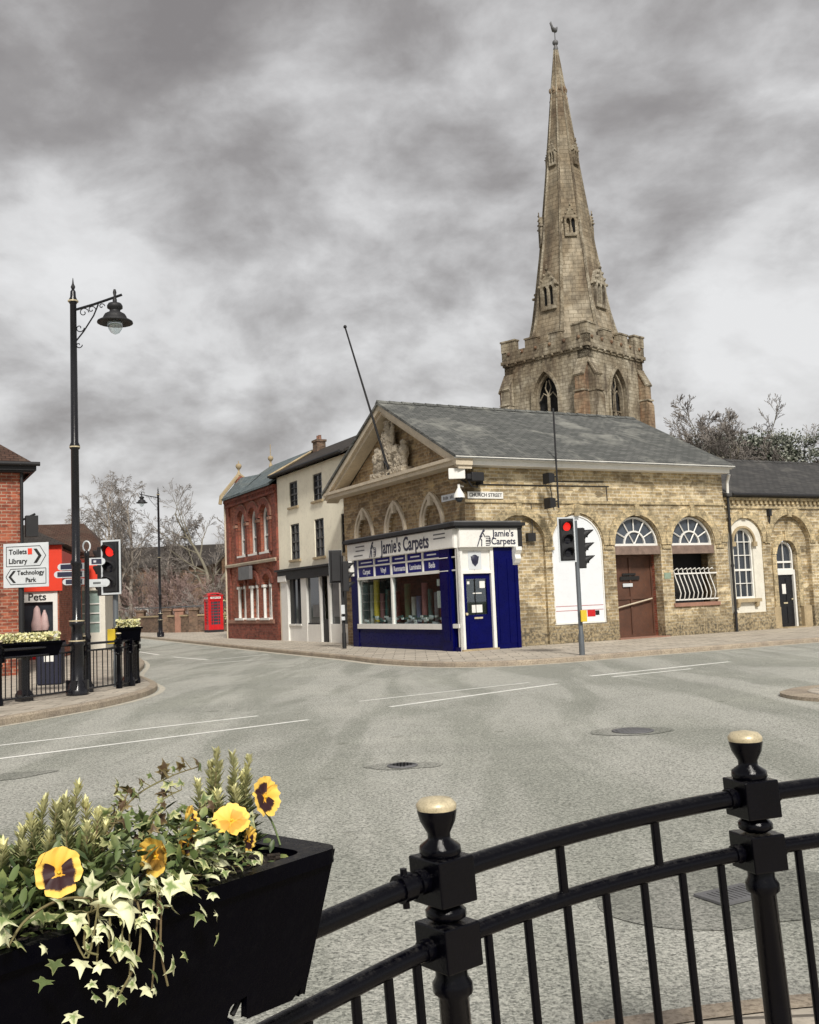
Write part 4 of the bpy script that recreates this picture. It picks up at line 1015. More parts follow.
def side_roof(name, y0, y1, x0, x1, ze, zr, mat, parent, hipy=None, xr=None, th=.1):
    xr = xr or (x0 + x1) / 2; h = hipy or 0
    m = MB(); A = [(x0, y0, ze), (x0, y1, ze), (xr, y1 - h, zr), (xr, y0, zr), (x1, y0, ze), (x1, y1, ze)]
    B = [(x, y, z - th) for x, y, z in A]
    m.add(A + B, [(0, 1, 2, 3), (3, 2, 5, 4), (6, 7, 1, 0), (7, 11, 5, 1), (11, 10, 4, 5), (6, 0, 3, 9), (9, 3, 4, 10), (1, 5, 2)])
    return m.build(name, mat, parent)
side_roof('roof', 9.0, 16.9, .18, 4.5, 7.25, 8.45, M['slateD'], cream)
m = MB(); m.plate(lambda u, v, w_: (u, 9.4 - w_, v), [(.6, 7.1), (4.1, 7.1), (2.35, 8.3)], [], 0, .2); m.plate(lambda u, v, w_: (u, 16.8 - w_, v), [(.6, 7.1), (4.1, 7.1), (2.35, 8.3)], [], 0, .2); m.build('gable_wall', M['cream'], cream)
m = MB(); m.tube([(.12, 16.86, 7.27), (2.34, 16.86, 8.52)], .055, 5); m.build('verge', M['stonetrim'], cream)
m = MB(); m.tube([(.12, 9.1, 7.24), (.12, 16.85, 7.24)], .06, 6); m.build('gutter', M['bmatt'], cream)
m = MB(); m.cbox((2.35, 16.2, 8.5), (.42, .5, .7)); m.cbox((2.35, 16.2, 8.84), (.5, .58, .1)); ck = m.build('chimney', M['wallbrick'], cream)
m = MB()
for y in (16.1, 16.3): m.lathe([(.08, 0), (.07, .2), (.08, .22)], (2.35, y, 8.88), 10)
m.build('chimney_pot', M['terra'], ck)

# ------------------------------------------------------------------ red brick Victorian building
redb = hl('red_brick_building', 'ornate red brick two storey building with arched windows and blue slate roof', 'building')
uw = [21.75, 20.1, 18.5]; R0, R1 = 16.802, 24.0
m = MB()
hs = [archp(c, .58, 3.98, 5.62) for c in uw] + [archp(c, .52, .95, 2.55, rise=.45) for c in (22.0, 20.2, 18.4)]
m.plate(mapC, [(R0, -.1), (R1, -.1), (R1, 6.95), (R0, 6.95)], hs, -.4, 0); m.box((.9, R1 - .4, 0), (4.4, R1, 6.95)); m.box((4.0, R0 + .01, 0), (4.4, R1 - .4, 6.95))
m.build('wall', M['red'], redb)
m = MB()
for c in uw:
    ring(m, mapC, c, .6, .26, 5.4, 5.62, 0, .09, legs=False)
    for s in (-1, 1): m.bx(mapC, c + s * .80 - .13, c + s * .80 + .13, 4.0, 5.45, 0, .1)
    m.bx(mapC, c - .75, c + .75, 3.70, 3.92, 0, .12)
m.bx(mapC, R0, R0 + .5, .0, 6.9, 0, .1); m.bx(mapC, R1 - .45, R1, .0, 6.9, 0, .1)
for c in (22.0, 20.2, 18.4): ring(m, mapC, c, .54, .24, 2.5, 2.55, 0, .08, legs=False, rise=.47)
m.bx(mapC, R0, R1, 6.55, 6.66, 0, .16); m.bx(mapC, R0, R1, 6.78, 6.92, 0, .22); m.bx(mapC, R0, R1, .0, .75, 0, .12)
for i in range(34): m.bx(mapC, R0 + .1 + i * .21, R0 + .2 + i * .21, 6.66, 6.78, 0, .18)
m.build('brick_dressings', brick('dark_red_brick', (.30, .07, .04), (.2, .048, .032), (.2, .11, .08), stainamt=.3, stain=(.04, .018, .015)), redb)
m = MB(); m.bx(mapC, R0, R1, 3.5, 3.68, 0, .15); m.bx(mapC, R0 + .5, R1 - .3, .75, .93, 0, .16)
for c in uw:
    for s in (-1, 1): m.bx(mapC, c + s * .80 - .17, c + s * .80 + .17, 5.42, 5.56, 0, .14)
    ring(m, mapC, c, .86, .05, 5.5, 5.62, 0, .07, legs=False)
m.build('stone_bands', M['terra'], redb)
m = MB(); m.bx(mapC, R0 + .02, R1 + .02, 3.52, 3.60, .15, .17); m.bx(mapC, R0 + .02, R1, 3.60, 3.66, .15, .2); m.build('white_band', M['trim'], redb)
for c in uw:
    wd = sash(mapC, c, .56, 4.0, 5.62, -.2, redb, 2, (.5,), t=.12)
    m = MB(); m.bx(mapC, c - .62, c + .62, 3.93, 4.02, -.3, .1); m.build('sill', M['white'], wd)
for c in (22.0, 20.2, 18.4):
    wd = sash(mapC, c, .5, .98, 2.55, -.3, redb, 2, (.5,), t=.13, rise=.43)
    m = MB(); m.bx(mapC, c - .62, c + .62, .9, 1.0, -.3, .2); m.build('sill', M['white'], wd)
    m = MB()
    for s in (-1, 1): m.tube([mapC(c + s * .5, 1.0, -.05), mapC(c + s * .5, 2.45, -.05)], .075, 8); m.bx(mapC, c + s * .5 - .12, c + s * .5 + .12, 2.4, 2.52, -.15, .06)
    m.build('column', M['white'], wd)
m = MB(); m.tube([mapC(R1 + .02, 6.8, .12), mapC(R1 + .02, 0, .12)], .055, 8); m.build('drain_pipe', M['trim'], redb)
m = MB(); m.bx(mapC, 19.95, 21.55, 2.83, 3.45, .16, .32); m.build('sign_board', M['lead'], redb)
side_roof('roof', R0 + .11, 23.7, .15, 4.6, 7.0, 8.6, M['slateB'], redb, hipy=1.1)
m = MB(); A = [(.14, 20.9, 7.0), (.14, 23.8, 7.0), (1.15, 23.8, 8.12), (1.62, 22.0, 8.10), (2.9, 23.8, 6.95)]
m.add(A, [(0, 1, 2, 3), (3, 2, 4)]); m.build('roof', M['slateB'], redb)
gp = MB(); gp.plate(lambda u, v, w_: (u, R1 - .3 + w_, v), [(.4, 6.9), (2.9, 6.9), (1.2, 8.2), (1.1, 8.2)], [], 0, .3); gp.build('gable_wall', M['red'], redb)
m = MB(); m.tube([(.1, 23.88, 6.75), (.16, 23.88, 7.15), (1.12, 23.88, 8.3)], .10, 5); m.tube([(1.12, 23.88, 8.3), (2.9, 23.88, 7.0)], .10, 5); m.build('coping', M['stonetrim'], redb)
for p, f_ in (((1.12, 23.88, 8.25), .55), ((2.37, 22.55, 8.55), .5)):
    m = MB(); m.lathe([(a_ * f_, b_ * f_) for a_, b_ in [(.2, 0), (.16, .25), (.09, .35), (.09, .55), (.14, .6), (.24, .72), (.3, .88), (.24, 1.04), (.1, 1.12), (.02, 1.16)]], p, 10); m.tube([(p[0], p[1], p[2] + 1.1 * f_), (p[0], p[1], p[2] + (.75 if p[0] < 2 else 1.15))], .022, 5); m.build('finial', M['stonetrim'], redb)

# ------------------------------------------------------------------ church tower and spire
TA = R_(44)
K = Vector((14.16, 75.0)); S_ = 9.0
tr = Vector((math.sin(TA), math.cos(TA))); tl = Vector((-math.cos(TA), math.sin(TA)))
cen = K + (tr + tl) * S_ / 2
ch_ = thing('church_tower', 'medieval stone church tower with battlements and a tall slender spire', 'church', (cen.x, cen.y, 0), math.atan2(tr.y, tr.x))
hS = S_ / 2 - .45
def face(k):
    Rk = Matrix.Rotation(k * math.pi / 2, 3, 'Z')
    return lambda u, v, w_: tuple(Rk @ Vector((u, -hS - w_, v)))
ZP = 20.7
for k in range(4):
    fm = face(k)
    bo = archp(0, 1.2, 14.4, 17.15, 'gothic', rise=2.7)
    m = MB(); m.plate(fm, [(-hS, 0), (hS, 0), (hS, ZP), (-hS, ZP)], [bo], -.9, 0); m.build('wall', M['stone'], ch_)
    m = MB(); ring(m, fm, 0, 1.2, .22, 14.4, 17.15, 0, .16, 'gothic', rise=2.7); ring(m, fm, 0, 1.0, .2, 14.4, 17.15, -.5, -.2, 'gothic', rise=2.35); m.build('window_arch', M['stone'], ch_)
    m = MB(); m.plate(fm, archp(0, 1.2, 14.4, 17.15, 'gothic', rise=2.7), [], -.75, -.7); wd = m.build('belfry_window', M['dark'], ch_)
    m = MB(); m.bx(fm, -.07, .07, 14.4, 17.6, -.45, -.25)
    for s in (-1, 1):
        m.tube([fm(s * .0, 17.5, -.35), fm(s * .28, 18.1, -.35), fm(s * .1, 18.7, -.35)], .06, 5); m.tube([fm(s * .85, 17.2, -.35), fm(s * .45, 17.7, -.35), fm(0, 17.4, -.35)], .06, 5)
    m.bx(fm, -.85, .85, 15.95, 16.07, -.42, -.28)
    for s in (-1, 1): m.tube([fm(s * .85, 15.5, -.35), fm(s * .42, 15.9, -.35), fm(0, 15.5, -.35)], .05, 5)
    m.build('tracery', M['stone'], wd)
    m = MB()
    m.bx(fm, -hS - .2, hS + .2, ZP - .05, ZP + .22, -.9, .22); m.bx(fm, -hS - .1, hS + .1, ZP - .25, ZP - .05, -.3, .1)
    for i in range(9): m.ball(fm(-hS + .4 + i * (2 * hS - .8) / 8, ZP - .12, .15), .14, n=6, m=4)
    m.build('string_course', M['stone'], ch_)
    m = MB(); m.bx(fm, -hS - .12, hS + .12, ZP + .22, ZP + .95, -.4, .12)
    n = 4
    for i in range(n):
        c = -hS + .55 + i * (2 * hS - 1.1) / (n - 1); hw = .58 if 0 < i < n - 1 else .72
        m.bx(fm, c - hw, c + hw, ZP + .95, ZP + 1.6 + (.2 if i in (0, n - 1) else 0), -.395, .115)
        m.bx(fm, c - hw - .06, c + hw + .06, ZP + 1.6 + (.2 if i in (0, n - 1) else 0), ZP + 1.72 + (.2 if i in (0, n - 1) else 0), -.45, .18)
    m.build('battlement', M['stone'], ch_)
    m = MB()
    for i in range(6): m.ball(fm(-hS + .6 + i * (2 * hS - 1.2) / 5, ZP + .75, .12), .16, n=6, m=4)
    m.build('carved_roundels', M['stoneB'], ch_)
    # buttress pair at each corner with stepped weathered heads
    for s in (-1, 1):
        m = MB(); c = s * (hS - .42); prof = [(0, 0), (1.35, 0), (1.35, 6.5), (1.15, 7.2), (1.15, 13.8), (.85, 14.6), (.85, 16.7), (.62, 17.2), (.62, 18.4), (.0, 19.7)]
        m.plate(lambda a, b, cc, fm=fm, c=c: fm(c + cc, b, a), prof, [], -.42, .42)
        m.build('buttress', M['stone'] if s < 0 else M['stoneB'], ch_)
        m = MB(); m.plate(lambda a, b, cc, fm=fm, c=c: fm(c + cc, b, a), [(0, 19.8), (.74, 18.45), (.66, 18.32), (0, 19.6)], [], -.5, .5); m.build('weathering', M['stone'], ch_); m = MB(); m.bx(fm, c - .47, c + .47, 17.1, 17.22, 0, .82); m.build('drip_mould', M['stone'], ch_)
m = MB(); m.box((-hS + .4, -hS + .4, ZP), (hS - .4, hS - .4, ZP + .25)); m.build('tower_roof', M['lead'], ch_)
prof = [(20.9, 3.95), (22, 3.55), (23, 3.25), (24.5, 2.92), (26, 2.70), (30.2, 2.1), (36.5, 1.36), (43.8, .60), (48.1, .13)]
m = MB(); m.lathe([(r / math.cos(math.pi / 8), z) for z, r in prof], n=8, smooth=False, ang=math.pi / 8); sp_ = m.build('spire', stone('spire_stone', ((.14, .10, .065), (.29, .235, .16), (.40, .35, .265)), bw=.7, bh=.35, amt=.55, sc=.28), ch_)
m = MB(); m.lathe([(.2, 47.75), (.22, 47.9), (.13, 48.2), (.1, 48.35)], n=8, smooth=False, ang=math.pi / 8); m.build('spire_cap', M['lead'], sp_)
m = MB()
for k in range(8):
    a = math.pi / 8 + k * math.pi / 4
    m.tube([(r / math.cos(math.pi / 8) * 1.01 * math.cos(a), r / math.cos(math.pi / 8) * 1.01 * math.sin(a), z) for z, r in prof], [.17, .17, .16, .15, .14, .12, .1, .06, .03], 5)
m.build('ribs', M['stone'], sp_)
m = MB(); m.lathe([(.60, 43.7), (.68, 43.85), (.68, 44.1), (.56, 44.35), (.50, 44.5)], n=8)
for k in range(8):
    a = k * math.pi / 4; m.ball((.66 * math.cos(a), .66 * math.sin(a), 44.15), (.13, .13, .25), n=6, m=5); m.ball((.7 * math.cos(a + .4), .7 * math.sin(a + .4), 43.3), (.09, .09, .18), n=6, m=5)
m.build('crocket_collar', M['stoneB'], sp_)
def lucarne(k, z0, w_, h):
    a = k * math.pi / 4 - math.pi / 2
    ap = lambda z: next(r0 + (r1 - r0) * (z - z_0) / (z_1 - z_0) for (z_0, r0), (z_1, r1) in zip(prof, prof[1:]) if z_0 <= z <= z_1)
    r0 = ap(z0); Rk = Matrix.Rotation(a + math.pi / 2, 3, 'Z')
    fm = lambda u, v, ww: tuple(Rk @ Vector((u, -(r0 + .08) - ww, v)))
    t = MB(); hh = w_ / 2; o = [(-hh, z0), (hh, z0), (hh, z0 + h * .6), (hh * 1.15, z0 + h * .6), (0, z0 + h), (-hh * 1.15, z0 + h * .6), (-hh, z0 + h * .6)]
    t.plate(fm, o, [archp(-hh * .40, hh * .3, z0 + h * .1, z0 + h * .5, 'gothic'), archp(hh * .40, hh * .3, z0 + h * .1, z0 + h * .5, 'gothic')], -.8, .12)
    l = t.build('lucarne', M['stone'], ch_)
    t = MB(); t.bx(fm, -hh * .85, hh * .85, z0 + .05, z0 + h * .65, -.75, -.15); t.build('opening', M['dark'], l)
    t = MB()
    for i in range(4):
        f_ = i / 3
        for s in (-1, 1): t.ball(fm(s * hh * 1.15 * (1 - f_), z0 + h * (.6 + .4 * f_) + .05, .12), .09 * w_, n=6, m=4)
    t.tube([fm(0, z0 + h, .1), fm(0, z0 + h * 1.15, .1)], .05, 5); t.build('crockets', M['stone'], l)
for k in (0, 2, 4, 6): lucarne(k, 24.6, 1.45, 3.3)
for k in (1, 3, 5, 7): lucarne(k, 30.7, 1.0, 2.5)
for k in (0, 2, 4, 6): lucarne(k, 37.2, .62, 2.0)
m = MB(); m.ball((0, 0, 48.45), .26); m.tube([(0, 0, 48.3), (0, 0, 49.5)], .045, 6)
m.tube([(-.4, 0, 49.7), (-.15, 0, 49.55), (.1, 0, 49.6), (.3, 0, 49.85), (.38, 0, 50.0)], [.1, .2, .2, .1, .06], 8); m.tube([(-.3, 0, 49.65), (-.55, 0, 50.0), (-.45, 0, 50.15)], [.12, .1, .04], 6)
m.build('weathercock', M['lead'], sp_)
# ------------------------------------------------------------------ left hand buildings
lb = thing('red_brick_house', 'orange red brick house with brown tiled hipped roof at the left edge', 'building', (-10.12, 26.0, .12), HR)
m = MB(); m.plate(mapR, [(-12, -.1), (0, -.1), (0, 5.3), (-12, 5.3)], [[(-9, .9), (-7.4, .9), (-7.4, 2.4), (-9, 2.4)], [(-5, .9), (-3.4, .9), (-3.4, 2.4), (-5, 2.4)]], -.3, 0)
m.box((-.3, .3, -.1), (0, 9, 5.3)); m.box((-12, 8.7, -.1), (-.3, 9, 5.3)); m.box((-12, .3, -.1), (-11.7, 8.7, 5.3)); m.build('wall', M['redL'], lb)
for x in (-8.2, -4.2): sash(mapR, x, .8, .9, 2.4, -.1, lb, 3, (.5,), arch=False)
m = MB(); e = .30; A = [(-12 - e, -e, 5.45), (e, -e, 5.45), (e, 9 + e, 5.45), (-12 - e, 9 + e, 5.45), (-3.2, 3.6, 8.3), (-8.5, 3.6, 8.3)]
m.add(A, [(0, 1, 4, 5), (1, 2, 4), (2, 3, 5, 4), (3, 0, 5)]); m.add([(x, y, 5.38) for x, y, z in A[:4]], [(0, 1, 2, 3)]); m.build('roof', M['tileB'], lb)
m = MB(); m.box((-12 - e, -e - .02, 5.28), (e + .02, -e + .05, 5.47)); m.box((e - .05, -e, 5.28), (e + .02, 9 + e, 5.47)); m.box((-12 - e, -e + .05, 5.24), (e - .05, .02, 5.30)); m.tube([(-12 - e, -e - .09, 5.44), (e + .1, -e - .09, 5.44)], .06, 6)
m.build('gutter', M['bmatt'], lb)
m = MB(); m.tube([(-.02, -.1, 5.3), (-.02, -.1, 0)], .045, 6); m.build('drain_pipe', M['bmatt'], lb)
m = MB(); m.box((.06, -.3, 3.55), (.36, -.05, 4.1)); m.tube([(0, -.1, 4.0), (.3, -.2, 4.15)], .03, 5); m.build('lantern_box', M['bmatt'], lb)
v = Vector((-12.35, 35.0))
ps = thing('pet_shop', 'small pet shop with a bright red fascia and white framed window beyond the brick house', 'shop', (v.x, v.y, .12), R_(12))
m = MB(); m.plate(mapR, [(-6, 0), (0, 0), (0, 3.9), (-6, 3.9)], [[(-1.35, 0), (-.12, 0), (-.12, 2.35), (-1.35, 2.35)]], -.25, 0); m.box((-.25, .25, 0), (0, 7, 3.9)); m.box((-6, 6.8, 0), (-.25, 7, 3.9)); m.build('wall', M['red'], ps)
m = MB(); m.bx(mapR, -2.6, .12, 2.35, 3.95, .0, .12); m.box((.0, .0, 2.75), (.12, 7.0, 3.75)); m.build('fascia', M['redfas'], ps)
m = MB(); m.bx(mapR, -1.35, -1.22, 0, 2.34, -.2, .03); m.bx(mapR, -.2, -.05, 0, 2.34, -.2, .03); m.bx(mapR, -1.22, -.2, 1.98, 2.34, -.2, .02); m.build('door_frame', M['white'], ps)
m = MB(); m.bx(mapR, -1.22, -.2, .0, .85, -.15, -.1); m.build('door_panel', M['redp'], ps)
m = MB(); m.bx(mapR, -1.22, -.2, .85, 1.98, -.15, -.11); m.build('door_glass', M['glass'], ps)
m = MB(); m.lathe([(.18, 1.0), (.2, 1.2), (.14, 1.45), (.1, 1.75), (.03, 1.85)], (-.75, .1, 0), 10); m.lathe([(.12, 1.0), (.16, 1.15), (.1, 1.5), (.03, 1.7)], (-.5, .1, 0), 10); m.build('window_poster', paint('pale_pink_paper', (.7, .5, .48), .7, .2), ps)
text('lettering', 'Pets', .36, M['txtbk'], ps, (-.72, -.03, 2.15), 'R', 1.0, .003, .006)
m = MB(); A = [(-6.3, -.3, 3.95), (.3, -.3, 3.95), (.3, 7.3, 3.95), (-6.3, 7.3, 3.95), (-2.2, 3.5, 5.2), (-4, 3.5, 5.2)]; m.add(A, [(0, 1, 4, 5), (1, 2, 4), (2, 3, 5, 4), (3, 0, 5), (0, 3, 2, 1)]); m.build('roof', M['slateD'], ps)
cs = thing('corner_store', 'low shop with a narrow red fascia and pale green window seen behind the lamp post', 'shop', (-13.2, 43.0, .12), R_(10))
m = MB(); m.plate(mapR, [(-6, 0), (0, 0), (0, 3.9), (-6, 3.9)], [[(-3, .7), (-.2, .7), (-.2, 2.5), (-3, 2.5)]], -.25, 0); m.box((-.25, .25, 0), (0, 5, 3.9)); m.build('wall', M['whiteW'], cs)
m = MB(); m.bx(mapR, -6, .1, 2.72, 3.7, .0, .12); m.build('fascia', M['redfas'], cs)
m = MB(); m.bx(mapR, -3, -.2, .7, 2.5, -.2, -.15); m.build('shop_window', paint('pale_green_blind', (.25, .33, .3), .5, .3), cs)
m = MB()
for z in (1.1, 1.5, 1.9): m.bx(mapR, -3, -.2, z, z + .05, -.15, -.1)
for x in (-3, -2.1, -1.2, -.25): m.bx(mapR, x, x + .06, .7, 2.5, -.15, -.08)
m.build('window_frame', M['white'], cs)
m = MB(); A = [(-6.3, -.3, 3.95), (.3, -.3, 3.95), (.3, 5.3, 3.95), (-6.3, 5.3, 3.95), (-1.2, 2.5, 5.6), (-5, 2.5, 5.6)]; m.add(A, [(0, 1, 4, 5), (1, 2, 4), (2, 3, 5, 4), (3, 0, 5), (0, 3, 2, 1)]); m.build('roof', M['tileB'], cs)

# ------------------------------------------------------------------ distant buildings and garden wall
bb = thing('long_hall', 'long low building with a dark roof behind the bare trees', 'building', (-30.5, 94, 0), R_(-2))
m = MB(); m.box((0, 0, 0), (17, 10, 5.8)); m.build('wall', M['wallbrick'], bb)
gable_roof('roof', -.4, 17.4, -.4, 10.4, 5.8, 8.0, M['slateD'], bb, ridge=False)
bb = thing('stone_chapel', 'small weathered stone building with steep gable behind the telephone box', 'building', (-14.6, 77, 0), R_(20))
m = MB(); m.box((0, 0, 0), (6, 8, 5.4)); m.plate(mapR, [(0, 5.4), (6, 5.4), (3, 8.6)], [], -.3, 0)
m.build('wall', M['stoneB'], bb)
m = MB(); m.add([(-.3, -.2, 5.2), (3, -.2, 8.75), (6.3, -.2, 5.2), (-.3, 8, 5.2), (3, 8, 8.75), (6.3, 8, 5.2)], [(0, 1, 4, 3), (1, 2, 5, 4)]); m.build('roof', M['slateD'], bb)
m = MB(); m.plate(mapR, archp(3, .5, 3.2, 5.2, 'gothic'), [], .0, .03); m.build('window', M['dark'], bb)
gw = thing('garden_wall', 'low brown brick wall with stone piers and coping beside the far pavement', 'wall', (0, 0, .12))
wp_ = [(-12.2, 67.4), (-14.9, 68.2), (-17.2, 70.2), (-20.3, 74.8), (-26, 84)]
m = MB(); c_ = MB(); q = MB()
for (a, b) in zip(wp_, wp_[1:]):
    a = Vector(a); b = Vector(b); t_ = (b - a); an = math.atan2(t_.y, t_.x); mid = (a + b) / 2
    Mx = Matrix.Rotation(an, 4, 'Z')
    m.cbox((mid.x, mid.y, .55), (t_.length, .3, 1.1), 0, Mx); c_.cbox((mid.x, mid.y, 1.14), (t_.length, .42, .1), 0, Mx)
m.build('wall', M['wallbrick'], gw); c_.build('coping', M['stonetrim'], gw)
for p in wp_[:-1] + [(-16.1, 69.25)]:
    m = MB(); m.cbox((p[0], p[1], .75), (.6, .6, 1.5)); m.cbox((p[0], p[1], 1.55), (.75, .75, .14)); m.build('pier', M['terra'] if p[0] == -16.1 else M['wallbrick'], gw)
m = MB()
for (a, b) in zip(wp_, wp_[1:]): m.tube([(a[0], a[1], 1.75), (b[0], b[1], 1.75)], .04, 5)
m.build('hand_rail', M['grey'], gw)
def monument(x, y, h, label, r=.2, cross=False):
    t = thing('churchyard_monument', label, 'monument', (x, y, 0), R_(10))
    m = MB(); m.cbox((0, 0, .5), (1.0, 1.0, 1.0)); m.cbox((0, 0, 1.15), (.75, .75, .4)); m.build('plinth', M['stonetrim'], t)
    m = MB(); m.lathe([(r * 1.3, 1.35), (r * 1.2, 1.5), (r, h * .6), (r * 1.15, h * .75), (r * .8, h * .85), (r * .9, h * .92), (.05, h)], n=8)
    if cross: m.cbox((0, 0, h * .85), (.9, .2, .22))
    m.build('shaft', M['whiteW'], t)
monument(-17.0, 75.2, 3.4, 'tall pale carved stone monument just left of the telephone box', .32)
monument(-20.2, 78, 2.9, 'pale stone cross monument under the bare trees left of the taller monument', .16, True)
m = MB()
for i in range(26):
    x = -28.5 + i * .33; m.cbox((x, 82 - i * .18, 1.55), (.24, .05, .9 + .1 * (i % 2)))
for z in (1.35, 1.8): m.tube([(-28.5, 82, z), (-20.2, 77.5, z)], .04, 4)
m.cbox((-24.4, 79.8, .55), (.12, .12, 1.1)); m.cbox((-28.4, 82, .55), (.12, .12, 1.1)); m.cbox((-20.3, 77.6, .55), (.12, .12, 1.1))
tag(m.build('picket_fence', M['white']), 'white picket fence beyond the far road', 'fence')
for i, (x, y, lab) in enumerate([(-20.6, 60, 'dark round shrub tub on the far pavement left of the near traffic signal'), (-17.9, 60, 'dark round shrub tub on the far pavement just right of the near traffic signal'), (-23.5, 62, 'dark round shrub tub on the far pavement behind the lamp post')]):
    t = thing('shrub_tub', lab, 'planter', (x, y, .12), 0, 'dark shrub tubs on the far pavement')
    m = MB(); m.lathe([(.38, 0), (.5, .6), (.54, .62), (.5, .66)], n=14); m.build('tub', M['bmatt'], t)
    m = MB(); r = random.Random(i)
    for k in range(180):
        a = r.uniform(0, 6.28); e_ = r.uniform(-.3, 1.5); R1_ = r.uniform(.35, .6); c = Vector((R1_ * math.cos(a) * math.cos(e_), R1_ * math.sin(a) * math.cos(e_), .8 + R1_ * math.sin(e_) * .8))
        u = Vector((r.uniform(-1, 1), r.uniform(-1, 1), r.uniform(-1, 1))).normalized() * .1; w_ = u.orthogonal().normalized() * .07
        m.add([c - u, c + w_, c + u, c - w_], [(0, 1, 2, 3)], uvs=[(0, 0), (.6, 0), (1, 0), (.6, 0)])
    m.build('shrub', M['darkleaf'], t, recalc=False)

# ------------------------------------------------------------------ trees
def branch(mb, p, d, L, r, lev, P, rr, twigs):
    n = max(3, int(L / P['seg'])) if lev < P['lev'] else 4
    pts = [p.copy()]; q = p.copy(); dd = d.copy()
    for i in range(n):
        f = i / n
        dd = dd + Vector((rr.gauss(0, 1), rr.gauss(0, 1), rr.gauss(0, 1))) * P['wob'] + Vector((0, 0, P['up'] if lev < P['lev'] - 1 else -P['droop'] * (f + .25)))
        dd.normalize(); q = q + dd * (L / n); pts.append(q.copy())
    rad = [max(r * (1 - .8 * i / n), P['rmin']) for i in range(n + 1)]
    (mb if lev < 2 else twigs).tube(pts, rad, 7 if lev == 0 else 5 if lev == 1 else 3, cap=False)
    if lev >= P['lev']: return
    k = P['kids'][lev]
    for i in range(k):
        f = P['start'][lev] + (1 - P['start'][lev]) * (i + rr.random()) / k
        j = min(n - 1, int(f * n)); base = pts[j].lerp(pts[j + 1], f * n - j)
        ax = (pts[j + 1] - pts[j]).normalized(); s = ax.orthogonal().normalized(); s = Matrix.Rotation(rr.uniform(0, 6.283), 3, ax) @ s
        an = P['ang'][lev] * rr.uniform(.7, 1.25); nd = (ax * math.cos(an) + s * math.sin(an)).normalized()
        branch(mb, base, nd, L * P['ratio'][lev] * rr.uniform(.65, 1.1) * (1.15 - .6 * f), max(rad[j] * .6, P['rmin']), lev + 1, P, rr, twigs)
def tree(label, loc, H, r, seed, P, mats, group, stems=1, cat='tree'):
    t = thing('bare_tree', label, cat, loc, 0, group); rr = random.Random(seed); a = MB(); b = MB()
    for s in range(stems):
        d = Vector((rr.uniform(-.12, .12) + (s - (stems - 1) / 2) * .22, rr.uniform(-.1, .1), 1)).normalized()
        branch(a, Vector((s * .15, 0, 0)), d, H * rr.uniform(.85, 1) * P.get('lead', 1), r, 0, P, rr, b)
    a.build('trunk', mats[0], t, recalc=False); b.build('crown', mats[1], t, recalc=False); return t, rr
BP = dict(seg=.7, lev=4, wob=.10, up=.06, droop=.55, rmin=.0095, kids=(14, 7, 6, 4), start=(.3, .2, .15, .1), ang=(.7, .65, .6, .5), ratio=(.42, .5, .62, .85))
NP = dict(seg=.7, lev=4, wob=.11, up=.04, droop=-.03, rmin=.0105, kids=(11, 6, 5, 4), start=(.22, .25, .2, .1), ang=(.7, .65, .6, .6), ratio=(.52, .55, .55, .6))
g_ = 'bare winter trees beyond the far wall'
tree('leafless birch with pale trunks and drooping twigs, widest tree beyond the far road', (-21.9, 76, 0), 11.3, .2, 17, BP, (M['birch'], M['twig']), g_, 3)
tree('smaller leafless birch with drooping twigs right of the far street lamp', (-19.0, 78, 0), 8.6, .14, 5, BP, (M['birch'], M['twig']), g_, 2)
tree('leafless upright tree with forked grey limbs behind the telephone box', (-15.6, 74, 0), 10.9, .2, 23, NP, (M['barkG'], M['twig']), g_, 2)
tree('slim leafless tree between the brick house lamp post and the birch', (-26.5, 81, 0), 9.6, .15, 31, BP, (M['birch'], M['twig']), g_, 1)
SP = dict(seg=.5, lev=3, wob=.14, up=.03, droop=-.02, rmin=.016, kids=(9, 6, 4), start=(.1, .15, .1), ang=(.7, .7, .6), ratio=(.6, .6, .6))
for i, (x, y, h, mt, lab) in enumerate([(-16.2, 74, 3.9, 'twigP', 'pinkish brown leafless shrub behind the wall left of the telephone box'), (-19.4, 76, 4.4, 'twigP', 'pinkish brown leafless shrub behind the wall right of the far lamp'), (-23.2, 80, 4.4, 'twig', 'dark leafless shrub under the birch trunks'), (-27.2, 86, 4.2, 'twigP', 'pinkish leafless shrub behind the near traffic signal'), (-13.8, 71.5, 3.4, 'twig', 'dark leafless shrub right behind the telephone box')]):
    tree(lab, (x, y, 0), h, .06, 50 + i, SP, (M['twigP'], M[mt]), 'leafless shrubs behind the far wall', 6, 'shrub')
# yellow-green shrub by the telephone box
t = thing('evergreen_shrub', 'yellow green leafy shrub between the telephone box and the red brick building', 'shrub', (-12.0, 67.2, .1)); m = MB(); r = random.Random(5)
for k in range(420):
    c = Vector((r.gauss(0, .32), r.gauss(0, .32), r.uniform(.2, 2.3))); u = Vector((r.uniform(-1, 1), r.uniform(-1, 1), r.uniform(-1, 1))).normalized() * .09; w_ = u.orthogonal().normalized() * .06
    m.add([c - u, c + w_, c + u, c - w_], [(0, 1, 2, 3)], uvs=[(0, 0), (.6, 0), (1, 0), (.6, 0)])
m.build('foliage', M['sprig'], t, recalc=False); m = MB(); m.tube([(0, 0, 0), (0, 0, 1.8)], .04, 5); m.build('stem', M['twig'], t)
